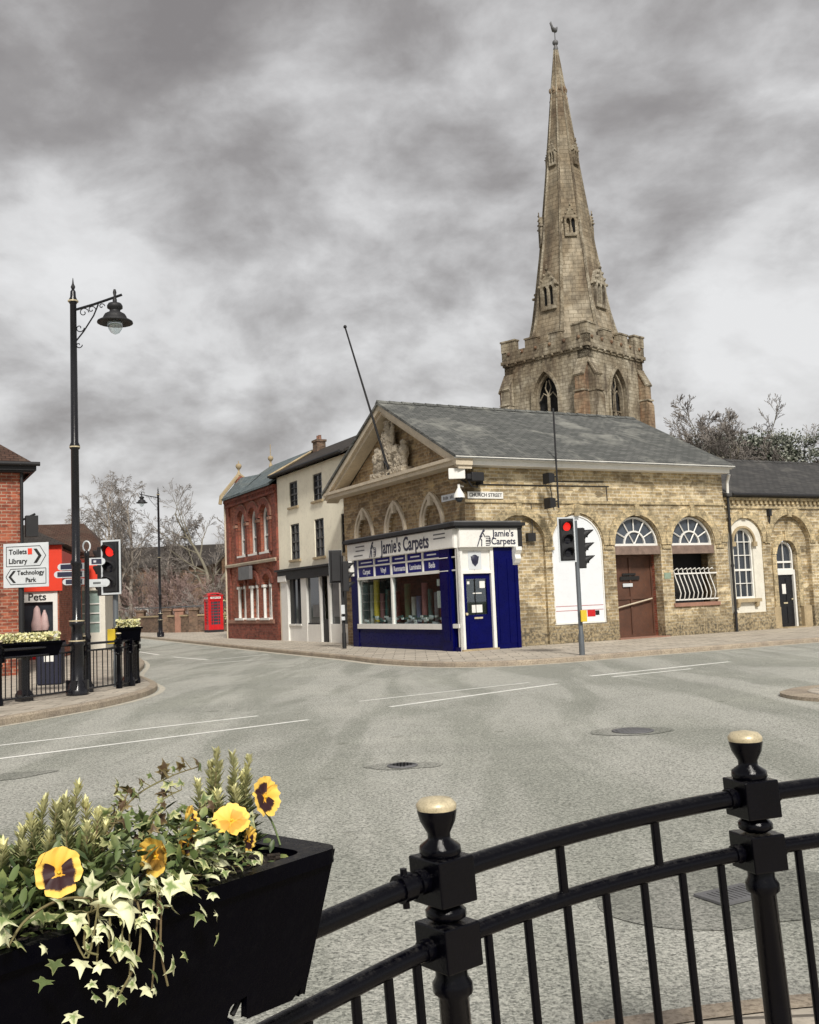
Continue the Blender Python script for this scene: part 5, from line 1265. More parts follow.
# trees behind the wing
IP = dict(seg=.6, lev=4, wob=.15, up=.03, droop=-.02, rmin=.0115, kids=(11, 8, 7, 5), start=(.55, .2, .15, .1), ang=(.75, .7, .65, .6), ratio=(.40, .6, .6, .6))
for i, (x, y, h, iv, lab) in enumerate([(12.9, 49, 10.0, 700, 'ivy clad twiggy tree close to the right side of the church tower'), (15.0, 50, 8.7, 1300, 'ivy covered twiggy tree second from the church tower above the wing roof'), (17.4, 51, 9.0, 2600, 'densely ivy covered tree above the middle of the wing roof'), (19.4, 51, 8.9, 2300, 'ivy covered tree second from the right above the wing roof'), (21.6, 50, 11.6, 250, 'tallest bare tree at the right edge behind the low wing')]):
    t, rr = tree(lab, (x, y, 0), h, .2, 70 + i, IP if i < 4 else NP, (M['barkG'], M['twig']), 'trees behind the low brick wing', 4 if i < 4 else 1)
    m = MB()
    for k in range(int(iv * .028) + 4):
        c0 = Vector((rr.gauss(0, 1.25), rr.gauss(0, .8), 9.15 * rr.uniform(.76, 1.0))); s_ = rr.uniform(.25, .6)
        for q_ in range(75):
            c = c0 + Vector((rr.gauss(0, s_), rr.gauss(0, s_), rr.gauss(0, s_ * .6))) * .7
            u = Vector((rr.uniform(-1, 1), rr.uniform(-1, 1), rr.uniform(-1, 1))).normalized() * .085; w_ = u.orthogonal().normalized() * .06
            e_ = rr.random(); m.add([c - u, c + w_, c + u, c - w_], [(0, 1, 2, 3)], uvs=[(e_, 0)] * 4)
    m.build('ivy', M['ivytree'], t, recalc=False)

# ------------------------------------------------------------------ telephone box
t = thing('telephone_box', 'red cast iron telephone box with domed roof left of the red brick building', 'telephone box', (-13.05, 65.6, .12), R_(28))
hw = .46
m = MB(); m.cbox((0, 0, .08), (1.0, 1.0, .16)); m.build('plinth', M['bmatt'], t)
for k in range(4):
    Rk = Matrix.Rotation(k * math.pi / 2, 3, 'Z'); fm = lambda u, v, w_, Rk=Rk: tuple(Rk @ Vector((u, -hw - w_, v)))
    hs = [[(-.3 + (0 if c == 0 else .14 if c == 1 else .47), .5 + r_ * .19), (-.3 + (.12 if c == 0 else .45 if c == 1 else .6), .5 + r_ * .19), (-.3 + (.12 if c == 0 else .45 if c == 1 else .6), .66 + r_ * .19), (-.3 + (0 if c == 0 else .14 if c == 1 else .47), .66 + r_ * .19)] for r_ in range(8) for c in range(3)]
    m = MB(); m.plate(fm, [(-.46, .16), (.46, .16), (.46, 2.12), (-.46, 2.12)], hs, -.05, 0); m.bx(fm, -.48, -.38, .16, 2.12, 0, .03); m.bx(fm, .38, .48, .16, 2.12, 0, .03); pn = m.build('glazed_side', M['redp'], t)
    m = MB(); m.bx(fm, -.36, .36, .48, 2.02, -.04, -.03); m.build('pane', M['glassF'], pn)
    m = MB(); m.bx(fm, -.34, .34, 2.17, 2.29, .02, .035); s_ = m.build('sign_panel', M['white'], t)
    o = text('lettering', 'TELEPHONE', .11, M['txtbk'], t, (0, 0, 0), 'R', 1.0, .001, .002); o.matrix_local = Rk.to_4x4() @ Matrix.Translation((0, -hw - .037, 2.23))
m = MB(); m.cbox((0, 0, 2.23), (.96, .96, .24)); m.cbox((0, 0, 2.13), (1.02, 1.02, .05)); m.cbox((0, 0, 2.37), (1.04, 1.04, .06))
N_ = 9; vs = []; fs = []
for i in range(N_):
    for j in range(N_):
        x = (i / (N_ - 1) * 2 - 1); y = (j / (N_ - 1) * 2 - 1); vs.append((x * .49, y * .49, 2.38 + .20 * (1 - x * x) ** .5 * .5 + .20 * (1 - y * y) ** .5 * .5 if True else 0))
for i in range(N_ - 1):
    for j in range(N_ - 1): a = i * N_ + j; fs.append((a, a + 1, a + N_ + 1, a + N_))
m.add(vs, fs, 0, True); m.build('roof', M['redp'], t, recalc=False)

# ------------------------------------------------------------------ street lamps
def street_lamp(label, loc, rz, H=7.65, arm=.78, ornate=True, s=1.0):
    t = thing('street_lamp', label, 'street lamp', loc, rz, 'black street lamps with hanging bell lanterns')
    m = MB()
    m.lathe([(.2, 0), (.21, .1), (.17, .14), (.17, .2), (.13, .26), (.12, .9), (.15, .93), (.15, .98), (.11, 1.05), (.10, 1.25), (.14, 1.29), (.14, 1.35), (.085, 1.42), (.08, 2.4), (.1, 2.43), (.1, 2.48), (.078, 2.52), (.072, 4.6), (.095, 4.62), (.095, 4.68), (.07, 4.74), (.06, H - .3), (.075, H - .28), (.075, H - .2), (.055, H - .16), (.05, H - .05), (.02, H)], n=14)
    for k in range(4):
        a = k * math.pi / 2; m.cbox((.15 * math.cos(a), .15 * math.sin(a), .18), (.1, .1, .2))
    m.build('column', M['black'], t)
    m = MB()
    for z in (1.0, 1.37, 4.65, H - .24): m.lathe([(.1, z - .012), (.1, z + .012)], n=14) if z > 4 else m.lathe([(.152 if z < 1.1 else .142, z - .01), (.152 if z < 1.1 else .142, z + .012)], n=14)
    m.build('gold_band', M['gold'], t)
    m = MB(); m.lathe([(.03, H), (.045, H + .04), (.02, H + .1), (.005, H + .22)], n=8); m.build('finial', M['bmatt'], t)
    z0 = H - .42
    m = MB(); m.tube([(0, 0, z0), (arm * .5, 0, z0 + .1), (arm, 0, z0 + .22), (arm + .16, 0, z0 + .27)], .026, 8)
    m.tube([(0.05, 0, z0 - .6), (arm * .25, 0, z0 - .42), (arm * .5, 0, z0 - .12), (arm * .62, 0, z0 + .1)], .014, 6)
    def scroll(cx, cz, r0, turns, sgn): m.tube([(cx + r0 * (1 - k / 16) * math.cos(sgn * k * turns * 6.283 / 16), 0, cz + r0 * (1 - k / 16) * math.sin(sgn * k * turns * 6.283 / 16)) for k in range(14)], .01, 5)
    scroll(.2, z0 - .05, .1, 1.4, 1); scroll(.12, z0 - .35, .09, 1.3, -1); scroll(arm * .45, z0 - .0, .08, 1.2, 1); scroll(.1, z0 - .68, .07, 1.2, -1); scroll(arm * .7, z0 + .06, .06, 1.2, 1)
    m.build('arm', M['black'], t)
    lx = arm + .02; lz = z0 + .1
    m = MB(); m.lathe([(.02, .28), (.035, .22), (.02, .14), (.04, .08), (.04, .02), (.12, .0), (.145, -.04), (.145, -.09), (.10, -.12), (.10, -.16), (.19, -.21), (.22, -.26), (.22, -.29), (.33, -.35), (.335, -.38), (.3, -.39), (.2, -.34)], (lx, 0, lz), 20)
    ln = m.build('lantern', M['bmatt'], t)
    m = MB(); m.lathe([(.15, -.38), (.15, -.42), (.125, -.50), (.08, -.57), (.02, -.60)], (lx, 0, lz), 16); m.build('bowl', M['lampglass'], ln)
    return t
street_lamp('tall black street lamp with gold bands standing inside the railings at left', (-6.29, 18.75, .12), R_(0), H=7.72)
street_lamp('distant black street lamp with lantern arm pointing left on the far pavement', (-14.8, 58.7, .12), R_(180), H=8.6, arm=.95)

# ------------------------------------------------------------------ traffic signals
def signal_head(parent, M4, border=True, lit=0, s=1.0, board=True):
    """head faces local -y; origin at the head centre"""
    tr_ = lambda mb, nm, mt, par: mb.build(nm, mt, par)
    h = []
    m = MB(); m.cbox((0, .08, 0), (.30, .2, 1.0), 0); hd = m.build('signal_head', M['bmatt'], parent, bevel=.015); hd.matrix_local = M4
    if board:
        m = MB(); m.plate(mapR, [(-.22, -.55), (.22, -.55), (.22, .55), (-.22, .55)], [], -.03, -.015); b_ = m.build('backing_board', M['bmatt'], hd)
        m = MB(); m.plate(mapR, [(-.225, -.555), (.225, -.555), (.225, .555), (-.225, .555)], [[(-.19, -.52), (.19, -.52), (.19, .52), (-.19, .52)]], -.02, -.005); m.build('border', M['greyl'], hd)
    for i, z in enumerate((.32, 0, -.32)):
        m = MB(); m.lathe([(.105, 0), (.09, .02), (.05, .035), (.005, .04)], (0, -.02, z), 16, M=Matrix.Rotation(R_(90), 3, 'X'))
        m.build('lens', M['redlit'] if (i == 0 and lit) else M['lensoff'], hd)
        m = MB(); n = 12; vs = []; fs = []
        for k in range(n + 1):
            a = R_(-25) + R_(230) * k / n; c, s_ = math.cos(a), math.sin(a)
            dp = .07 + .16 * max(0, s_); vs += [(.12 * c, -.02, z + .12 * s_), (.12 * c, -.02 - dp, z + .12 * s_), (.13 * c, -.02, z + .13 * s_), (.13 * c, -.02 - dp, z + .13 * s_)]
        for k in range(n): a = 4 * k; fs += [(a, a + 4, a + 5, a + 1), (a + 2, a + 3, a + 7, a + 6), (a + 1, a + 5, a + 7, a + 3)]
        m.add(vs, fs, 0, True); m.build('hood', M['bmatt'], hd, recalc=False)
    return hd
def T4(x, y, z, rz): return Matrix.Translation((x, y, z)) @ Matrix.Rotation(rz, 4, 'Z')
G_ = 'traffic signals around the junction'
t = thing('traffic_signal', 'traffic signal with pale border showing red behind the left railings', 'traffic signal', (-6.08, 20.5, .12), 0, G_)
m = MB(); m.lathe([(.065, 0), (.065, .5), (.055, .55), (.055, 2.9)], n=12); m.build('pole', M['grey'], t)
signal_head(t, T4(-.04, -.16, 2.42, R_(-16)), lit=1)
h2 = signal_head(t, T4(-.28, .12, 2.35, R_(-120)), board=False)
m = MB(); m.cbox((-.05, -.1, 1.02), (.16, .12, .3)); m.build('push_button_box', M['yellow'], t, bevel=.01)
t = thing('traffic_signal', 'traffic signal showing red with a second hooded head, in front of the white arched panel', 'traffic signal', (4.08, 24.7, .12), 0, G_)
m = MB(); m.lathe([(.07, 0), (.07, .5), (.055, .55), (.055, 3.3)], n=12); m.build('pole', M['grey'], t)
signal_head(t, T4(-.24, -.14, 2.83, R_(12)), lit=1)
signal_head(t, T4(.22, .12, 2.62, R_(75)), board=False)
m = MB(); m.cbox((.07, -.1, .95), (.15, .12, .28)); m.build('push_button_box', M['yellow'], t, bevel=.01)
t = thing('traffic_signal', 'black traffic signal seen from behind at the left end of the carpet shop', 'traffic signal', (-2.35, 33.6, .12), 0, G_)
m = MB(); m.lathe([(.07, 0), (.07, .5), (.055, .55), (.055, 3.1)], n=12); m.build('pole', M['bmatt'], t)
signal_head(t, T4(-.22, .15, 2.75, R_(190)))
signal_head(t, T4(.2, -.1, 2.4, R_(100)), board=False)
m = MB(); m.cbox((.0, -.1, 1.3), (.13, .12, .3)); m.cbox((0, -.1, 1.0), (.12, .1, .12)); m.build('push_button_box', M['greyl'], t, bevel=.01)

# ------------------------------------------------------------------ signs by the left railings
t = thing('direction_sign', 'white direction sign reading Toilets, Library and Technology Park on a black pole', 'road sign', (-7.04, 18.3, .12), R_(-5))
m = MB(); m.lathe([(.05, 0), (.05, 2.85)], (-.14, .06, 0), 10); m.build('pole', M['bmatt'], t)
m = MB(); m.bx(mapR, -.44, .42, 2.02, 2.83, .0, .02); m.build('sign_plate', M['greyl'], t, bevel=.004)
m = MB()
def outl(pts, w_=.012):
    for a, b in zip(pts, pts[1:] + pts[:1]): m.tube([mapR(a[0], a[1], .022), mapR(b[0], b[1], .022)], w_ / 2, 4)
outl([(-.38, 2.41), (.26, 2.41), (.37, 2.59), (.26, 2.77), (-.38, 2.77)]); outl([(.37, 2.08), (-.3, 2.08), (-.39, 2.22), (-.3, 2.36), (.37, 2.36)])
m.plate(mapR, [(.14, 2.46), (.2, 2.46), (.29, 2.59), (.2, 2.72), (.14, 2.72), (.23, 2.59)], [], .02, .026); m.plate(mapR, [(-.2, 2.11), (-.25, 2.11), (-.34, 2.22), (-.25, 2.33), (-.2, 2.33), (-.29, 2.22)], [], .02, .026)
m.build('arrows', M['txtbk'], t)
text('lettering', 'Toilets', .13, M['txtbk'], t, (-.16, -.024, 2.67), 'R', .95, .001, .003); text('lettering', 'Library', .13, M['txtbk'], t, (-.16, -.024, 2.50), 'R', .95, .001, .003)
text('lettering', 'Technology', .115, M['txtbk'], t, (.08, -.024, 2.285), 'R', .95, .001, .003); text('lettering', 'Park', .115, M['txtbk'], t, (.08, -.024, 2.15), 'R', .95, .001, .003)
m = MB(); m.bx(mapR, .03, .11, 2.62, 2.73, .02, .026); m.build('red_symbol', M['redfas'], t)
t = thing('finger_post', 'black finger post with ring finial and pointing arms beside the street lamp', 'signpost', (-6.3, 19.4, .12), 0)
m = MB(); m.lathe([(.1, 0), (.1, .12), (.06, .2), (.055, 1.0), (.07, 1.05), (.05, 1.1), (.045, 2.6), (.06, 2.65), (.04, 2.7), (.03, 2.72)], n=12); m.build('pole', M['black'], t)
m = MB(); m.tube([(.07 * math.cos(a), 0, 2.80 + .10 * math.sin(a)) for a in [k * math.pi / 8 for k in range(16)]], .017, 6, closed=True); m.build('ring_finial', M['greyl'], t)
def finger(z, rz, L, h, mb_, mt_, txt=None):
    Mz = T4(0, 0, z, rz)
    m = MB(); m.plate(mapR, [(.05, -h / 2), (L - h * .4, -h / 2), (L - h * .1, -h * .3), (L, 0), (L - h * .1, h * .3), (L - h * .4, h / 2), (.05, h / 2)], [], -.012, .012); o = m.build('finger', mb_, t); o.matrix_local = Mz
    m = MB(); m.plate(mapR, [(.09, -h * .36), (L - h * .5, -h * .36), (L - h * .5, h * .36), (.09, h * .36)], [], .012, .016); m.plate(mapR, [(.09, -h * .36), (L - h * .5, -h * .36), (L - h * .5, h * .36), (.09, h * .36)], [], -.016, -.012); m.build('plate', mt_, o)
    m = MB()
    for k in range(7): m.bx(mapR, .13 + k * (L - .3) / 7, .13 + (k + .7) * (L - .3) / 7, -.02, .02, .016, .019)
    m.build('lettering', M['txtwh'] if mt_ != M['greyl'] else M['txtbk'], o)
finger(2.5, R_(8), .35, .14, M['greyl'], M['txtdk']); finger(2.42, R_(172), .6, .13, M['greyl'], M['txtdk']); finger(2.27, R_(185), .62, .13, M['greyl'], M['txtdk']); finger(2.12, R_(195), .45, .12, M['greyl'], M['txtdk']); finger(2.08, R_(-3), .45, .15, M['greyl'], M['greyl'])

# ------------------------------------------------------------------ left railings
def railing_post(parent, p, H, s=1.0, rz=0, boxes=True):
    m = MB()
    m.lathe([(.05 * s, 0), (.05 * s, .1), (.036 * s, .14), (.034 * s, H - .43), (.045 * s, H - .42), (.045 * s, H - .40), (.036 * s, H - .385), (.036 * s, H - .355)], p, 14)
    m.lathe([(.03 * s, H - .26), (.046 * s, H - .25), (.046 * s, H - .235), (.03 * s, H - .22)], p, 14)
    m.lathe([(.042 * s, H - .115), (.048 * s, H - .105), (.046 * s, H - .09), (.026 * s, H - .075), (.026 * s, H - .062), (.040 * s, H - .035), (.045 * s, H - .012), (.044 * s, H - .008)], p, 18)
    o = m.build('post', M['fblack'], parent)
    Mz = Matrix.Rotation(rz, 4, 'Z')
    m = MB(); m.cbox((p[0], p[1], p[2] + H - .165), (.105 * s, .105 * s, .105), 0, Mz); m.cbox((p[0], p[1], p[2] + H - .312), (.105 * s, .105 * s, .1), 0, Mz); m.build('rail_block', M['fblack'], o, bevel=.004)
    m = MB(); m.lathe([(.044 * s, H - .008), (.046 * s, H), (.045 * s, H + .006), (.036 * s, H + .016), (.01 * s, H + .021), (.002, H + .022)], p, 20); m.build('gold_cap', M['gold'], o)
    return o
lr_ = thing('pedestrian_railing', 'black bar railing curving round the left pavement corner', 'railing', (0, 0, .12))
pp = smooth_path([(-8.6, 14.6, 0), (-7.95, 15.6, 0), (-7.06, 17.1, 0), (-6.5, 18.35, 0), (-6.05, 19.5, 0), (-5.83, 20.2, 0), (-5.8, 20.8, 0), (-5.95, 21.6, 0), (-6.5, 23.4, 0), (-7.2, 25.4, 0)], 6)
for z, r in ((.93, .026), (.80, .02), (.09, .02)):
    m = MB(); m.tube([(p.x, p.y, z) for p in pp], r, 6); m.build('rail', M['black'], lr_)
acc = 0; last = pp[0]; k = 0
for a, b in zip(pp, pp[1:]):
    L_ = (b - a).length; n = max(1, round(L_ / .125))
    for i in range(n):
        p = a.lerp(b, i / n); k += 1
        if k <= 92: m = MB(); m.tube([(p.x, p.y, .09), (p.x, p.y, .8)], .011, 5, cap=False); m.build('bar', M['black'], lr_)
for i in (12, 21, 28, 33, 40, 48): railing_post(lr_, (pp[i].x, pp[i].y, 0), 1.08, 1.25)
t = thing('litter_bin', 'dark navy litter bin with a white notice behind the left railings', 'litter bin', (-7.95, 22.0, .12), R_(8))
m = MB(); m.cbox((0, 0, .42), (.5, .45, .84)); m.cbox((0, 0, .88), (.56, .5, .08)); m.build('body', paint('dark_bin_paint', (.008, .01, .03), .5), t, bevel=.03)
m = MB(); m.bx(mapR, -.1, .1, .5, .68, .226, .232); m.build('notice', M['white'], t)

def flowers(mb, leaf, c, L, W, n, seed, h=.15):
    r = random.Random(seed)
    for k in range(n):
        q = Vector(c) + Vector((r.uniform(-L, L), r.uniform(-W, W), r.uniform(0, h)))
        for _ in range(2):
            u = Vector((r.uniform(-1, 1), r.uniform(-1, 1), r.uniform(-1, 1))).normalized() * .04; w_ = u.orthogonal().normalized() * .03
            (mb if r.random() < .6 else leaf).add([q - u, q + w_, q + u, q - w_], [(0, 1, 2, 3)], uvs=[(.3, 0), (.6, 0), (1, 0), (.6, 0)])
def stand_planter(label, loc, rz, L, W, z, seed, post=True, gname='flower planters by the left railings'):
    t = thing('flower_planter', label, 'planter', loc, rz, gname)
    m = MB(); vs = [(-L, -W, z), (L, -W, z), (L, W, z), (-L, W, z), (-L * .88, -W * .7, z - .26), (L * .88, -W * .7, z - .26), (L * .88, W * .7, z - .26), (-L * .88, W * .7, z - .26)]
    m.add(vs, [(4, 7, 6, 5), (0, 4, 5, 1), (1, 5, 6, 2), (2, 6, 7, 3), (3, 7, 4, 0), (0, 1, 2, 3)]); m.plate(mapF, [(-L - .02, -W - .02), (L + .02, -W - .02), (L + .02, W + .02), (-L - .02, W + .02)], [[(-L + .03, -W + .03), (L - .03, -W + .03), (L - .03, W - .03), (-L + .03, W - .03)]], z - .03, z + .01)
    m.build('trough', M['plas'], t)
    if post:
        m = MB(); m.lathe([(.16, 0), (.16, .12), (.1, .2), (.1, z - .3), (.14, z - .26)], n=4, smooth=False, ang=math.pi / 4); m.build('stand', M['black'], t)
    a = MB(); b = MB(); flowers(a, b, (0, 0, z + .0), L * .95, W * .9, int(900 * L), seed, .16)
    a.build('flowers', M['flowerpale'], t, recalc=False); b.build('leaves', M['sprig'], t, recalc=False)
stand_planter('long black planter of pale flowers on a stand at the left end of the railings', (-6.95, 17.9, .12), R_(50), .66, .2, 1.03, 4)
stand_planter('small tapered black planter of pale flowers at the bend of the left railings', (-5.86, 20.55, .12), R_(30), .24, .2, 1.18, 9)
# ------------------------------------------------------------------ near railing
nr_ = thing('pedestrian_railing', 'glossy black railing with gold capped posts curving across the foreground', 'railing', (0, 0, .12))
npts = smooth_path([(-1.55, .45, .80), (-.82, 1.36, .815), (-.26, 2.08, .825), (.037, 2.4, .843), (.46, 2.70, .868), (.934, 2.9, .893), (1.45, 3.03, .905), (2.0, 3.07, .91), (2.6, 2.95, .91)], 8)
iP1, iP2 = 24, 40
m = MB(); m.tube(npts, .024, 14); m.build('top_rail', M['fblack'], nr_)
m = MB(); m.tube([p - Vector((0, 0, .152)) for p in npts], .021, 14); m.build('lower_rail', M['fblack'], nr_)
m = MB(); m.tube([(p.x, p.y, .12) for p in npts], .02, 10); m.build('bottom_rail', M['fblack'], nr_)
for i, H, rz in ((8, .955, R_(50)), (iP1, 1.0, R_(40)), (iP2, 1.053, R_(18)), (56, 1.07, R_(-4))):
    p = npts[i]; railing_post(nr_, (p.x, p.y, 0), H, 1.04, rz)
# collars where the rails enter the posts
for i in (iP1, iP2):
    for dz, r in ((0, .029), (-.152, .026)):
        for s in (-1, 1):
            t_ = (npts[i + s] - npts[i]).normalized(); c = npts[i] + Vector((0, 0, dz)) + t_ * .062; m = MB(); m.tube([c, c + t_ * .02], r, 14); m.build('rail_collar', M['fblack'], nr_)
m = MB()
p = npts[iP1]; t_ = (npts[iP1 - 1] - p).normalized(); c = p + t_ * .10
m.tube([c, c + t_ * .035], .032, 14); m.tube([c + Vector((0, 0, .02)) + t_ * .017, c + Vector((0, 0, .042)) + t_ * .017], .009, 6); m.tube([c + Vector((0, 0, -.045)) + t_ * .017, c + t_ * .017], .009, 6)
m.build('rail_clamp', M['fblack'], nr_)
def along(f):      # f in units of path points
    i = int(f); return npts[i].lerp(npts[i + 1], f - i) if i + 1 < len(npts) else npts[-1]
def bars(i0, i1, n, mid):
    for k in range(n):
        f = i0 + (i1 - i0) * (k + 1) / (n + 1); p = along(f)
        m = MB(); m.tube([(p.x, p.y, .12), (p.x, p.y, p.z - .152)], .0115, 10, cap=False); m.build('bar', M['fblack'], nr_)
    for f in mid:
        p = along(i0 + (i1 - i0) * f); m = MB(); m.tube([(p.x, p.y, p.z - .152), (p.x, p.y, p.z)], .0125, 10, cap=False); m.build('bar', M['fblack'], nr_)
bars(iP1, iP2, 7, (.37, .68)); bars(iP2, 56, 7, (.35, .68)); bars(8, iP1, 7, (.3,)); bars(0, 8, 6, ())

for o in [c for c in bpy.data.objects if c.parent == nr_] + [g for c in bpy.data.objects if c.parent == nr_ for g in kids(c)]:
    for v_ in o.data.vertices: v_.co.x += (.95 - v_.co.z) * .05          # the whole fence leans slightly
# ------------------------------------------------------------------ planter in the foreground
PR = math.atan2(.785, .62)
PX = Vector((.62, .785, 0)); PY = Vector((-.785, .62, 0)); PN = Vector((-.163, 1.9, 0))
def W3(x, y, z): return PN + PX * x + PY * y + Vector((0, 0, z))
pt = thing('railing_planter', 'large black plastic planter hung over the railing full of pansies and ivy', 'planter', PN, PR)
ZR = 1.15; LN = 1.05; WD = .26
nearm = lambda u, v, w_: (u + (ZR - v) * -.17 * (1 if u > -.5 else -1), (ZR - v) * .14 - w_, v)
m = MB()
m.plate(nearm, [(-LN, .895), (-.205, .895), (-.20, .94), (-.165, .945), (-.155, .905), (-.045, .90), (-.012, .93), (0, ZR), (-LN, ZR)][::-1], [], -.014, 0)
farm = lambda u, v, w_: (u, WD - (ZR - v) * .14 + w_, v)
m.plate(farm, [(-LN, .90), (-.012, .90), (0, ZR), (-LN, ZR)], [], -.014, 0)
endm = lambda u, v, w_: (-(ZR - v) * -.0 - .012 - (ZR - v) * .17 + w_, u, v)
m.plate(endm, [(.036, .90), (.09, .90), (.095, 1.0), (.195, 1.0), (.20, .90), (WD - .036, .90), (WD, ZR), (0, ZR)], [], -.014, 0)
m.box((-LN, 0, .9), (-LN + .014, WD, ZR)); m.box((-LN, .04, 1.0), (-.05, WD - .04, 1.012))
m.box((-LN, .092, .9), (-.22, .105, 1.0)); m.box((-LN, .185, .9), (-.05, .198, 1.0)); m.box((-LN, .036, .9), (-.22, .095, .914))
body = m.build('trough', M['plas'], pt, bevel=.006)
m = MB(); cr_ = .035
def rrect(x0, x1, y0, y1, r, n=5):
    o = []
    for cx_, cy_, a0 in ((x1 - r, y1 - r, 0), (x0 + r, y1 - r, 90), (x0 + r, y0 + r, 180), (x1 - r, y0 + r, 270)):
        for k in range(n + 1): a = R_(a0 + 90 * k / n); o.append((cx_ + r * math.cos(a), cy_ + r * math.sin(a)))
    return o
hole = [(-.032 + .009 * math.cos(a), WD - .05 + .009 * math.sin(a)) for a in [k * math.pi / 6 for k in range(12)]]
m.plate(mapF, rrect(-LN - .01, .008, -.008, WD + .008, cr_), [rrect(-LN + .03, -.058, .022, WD - .022, .03), hole], ZR - .022, ZR + .004)
m.build('rim', M['plas'], pt, bevel=.007)
m = MB(); m.tube([(-.185, .06, .99), (-.19, .055, .935), (-.215, .05, .915)], .005, 6); m.build('bracket', M['bmatt'], pt)
m = MB(); nx, ny = 60, 16; vs = []; fs = []
for i in range(nx):
    for j in range(ny):
        x = -LN + .02 + (LN - .08) * i / (nx - 1); y = .02 + (WD - .04) * j / (ny - 1); vs.append((x, y, ZR - .014 + .016 * noise.noise(Vector((x * 18, y * 18, 0))) + .008 * noise.noise(Vector((x * 60, y * 60, 2)))))
for i in range(nx - 1):
    for j in range(ny - 1): a = i * ny + j; fs.append((a, a + ny, a + ny + 1, a + 1))
m.add(vs, fs, 0, True)
r = random.Random(2)
for k in range(160):      # bark chips
    x, y = r.uniform(-LN + .05, -.07), r.uniform(.03, WD - .03); m.cbox((x, y, ZR - .002 + r.uniform(0, .008)), (r.uniform(.008, .025), r.uniform(.004, .01), .003), 0, Matrix.Rotation(r.uniform(0, 3), 4, 'Z') @ Matrix.Rotation(r.uniform(-.6, .6), 4, 'X'))
m.build('soil', M['soil'], pt, recalc=False)

# leaves -------------------------------------------------------------
IVY = [(0, 0, 1), (.20, -.14, 1), (.52, -.20, 1), (.40, .06, 1), (.70, .32, 1), (.30, .38, 1), (.14, .62, 1), (0, 1.0, 1), (-.14, .62, 1), (-.30, .38, 1), (-.70, .32, 1), (-.40, .06, 1), (-.52, -.20, 1), (-.20, -.14, 1)]
def ivy_leaf(mb, p, nrm, tip, s, r, mi=0, curl=.25):
    nrm = Vector(nrm).normalized(); tip = Vector(tip); tip = (tip - nrm * tip.dot(nrm)).normalized(); sd_ = tip.cross(nrm)
    fat = r.uniform(.75, 1.15); vs = []; uvs = []; per = r.uniform(.05, .95); curl = curl * r.uniform(.2, 2.2); bend = r.uniform(-.1, .75); tw = r.uniform(-.35, .35)
    def pt_(x, y):
        x *= fat; z = -abs(x) * curl - (y - .3) ** 2 * bend + .05 * math.sin(7 * x + 5 * y) + tw * x * y
        return Vector(p) + (sd_ * x + tip * y + nrm * z) * s
    vs.append(pt_(0, .25)); uvs.append((0, per))
    jit = [(x * r.uniform(.85, 1.12), y * r.uniform(.88, 1.1)) for x, y, _ in IVY]; n = len(jit)
    for x, y in jit: vs.append(pt_(x * .55, .25 + (y - .25) * .55)); uvs.append((.5, per))
    for x, y in jit: vs.append(pt_(x, y)); uvs.append((1, per))
    fs = [(0, 1 + i, 1 + (i + 1) % n) for i in range(n)] + [(1 + i, 1 + n + i, 1 + n + (i + 1) % n, 1 + (i + 1) % n) for i in range(n)]
    mb.add(vs, fs, mi, True, uvs)
def oval_leaf(mb, p, d, nrm, L, wd, mi=0, u0=0., u1=1.):
    d = Vector(d).normalized(); nrm = Vector(nrm); nrm = (nrm - d * nrm.dot(d)).normalized(); s = d.cross(nrm); p = Vector(p)
    vs = [p, p + d * L * .35 + s * wd / 2 + nrm * L * .06, p + d * L * .75 + s * wd * .4 + nrm * L * .05, p + d * L, p + d * L * .75 - s * wd * .4 + nrm * L * .05, p + d * L * .35 - s * wd / 2 + nrm * L * .06, p + d * L * .5 - nrm * L * .02]
    uv = [(u0, 0), (u0 * .6 + u1 * .4, 0), (u0 * .25 + u1 * .75, 0), (u1, 0), (u0 * .25 + u1 * .75, 0), (u0 * .6 + u1 * .4, 0), (u0 * .5 + u1 * .5, 0)]
    mb.add(vs, [(0, 1, 6), (1, 2, 6), (2, 3, 6), (3, 4, 6), (4, 5, 6), (5, 0, 6)], mi, True, uv)
def tovec(x, y, z): return Vector((x, y, z))
# ivy that trails over the near side
iv = thing('trailing_ivy', 'cream and green variegated ivy spilling over the near side of the black planter', 'ivy', PN, PR)
r = random.Random(12); lf = MB(); st = MB()
hang = [(-0.565, -0.035, 1.175, 30), (-0.481, -0.035, 1.169, 40), (-0.52, -0.035, 1.189, 32), (-0.485, -0.035, 1.114, 34), (-0.427, -0.035, 1.096, 26), (-0.558, -0.035, 1.116, 19), (-0.526, -0.035, 1.105, 22), (-0.52, -0.035, 1.156, 22), (-0.542, -0.035, 1.132, 14), (-0.471, -0.035, 1.064, 19), (-0.432, -0.035, 1.041, 12), (-0.431, -0.035, 1.197, 25), (-0.401, -0.035, 1.185, 27), (-0.49, -0.035, 1.211, 27), (-0.537, -0.035, 1.218, 22), (-0.459, -0.035, 1.195, 28), (-0.675, -0.035, 1.207, 28), (-0.675, -0.035, 1.186, 24), (-0.425, -0.035, 1.193, 26), (-0.376, -0.035, 1.181, 27), (-0.591, -0.035, 1.204, 22), (-0.452, -0.035, 1.14, 28), (-0.509, -0.035, 1.149, 22)]
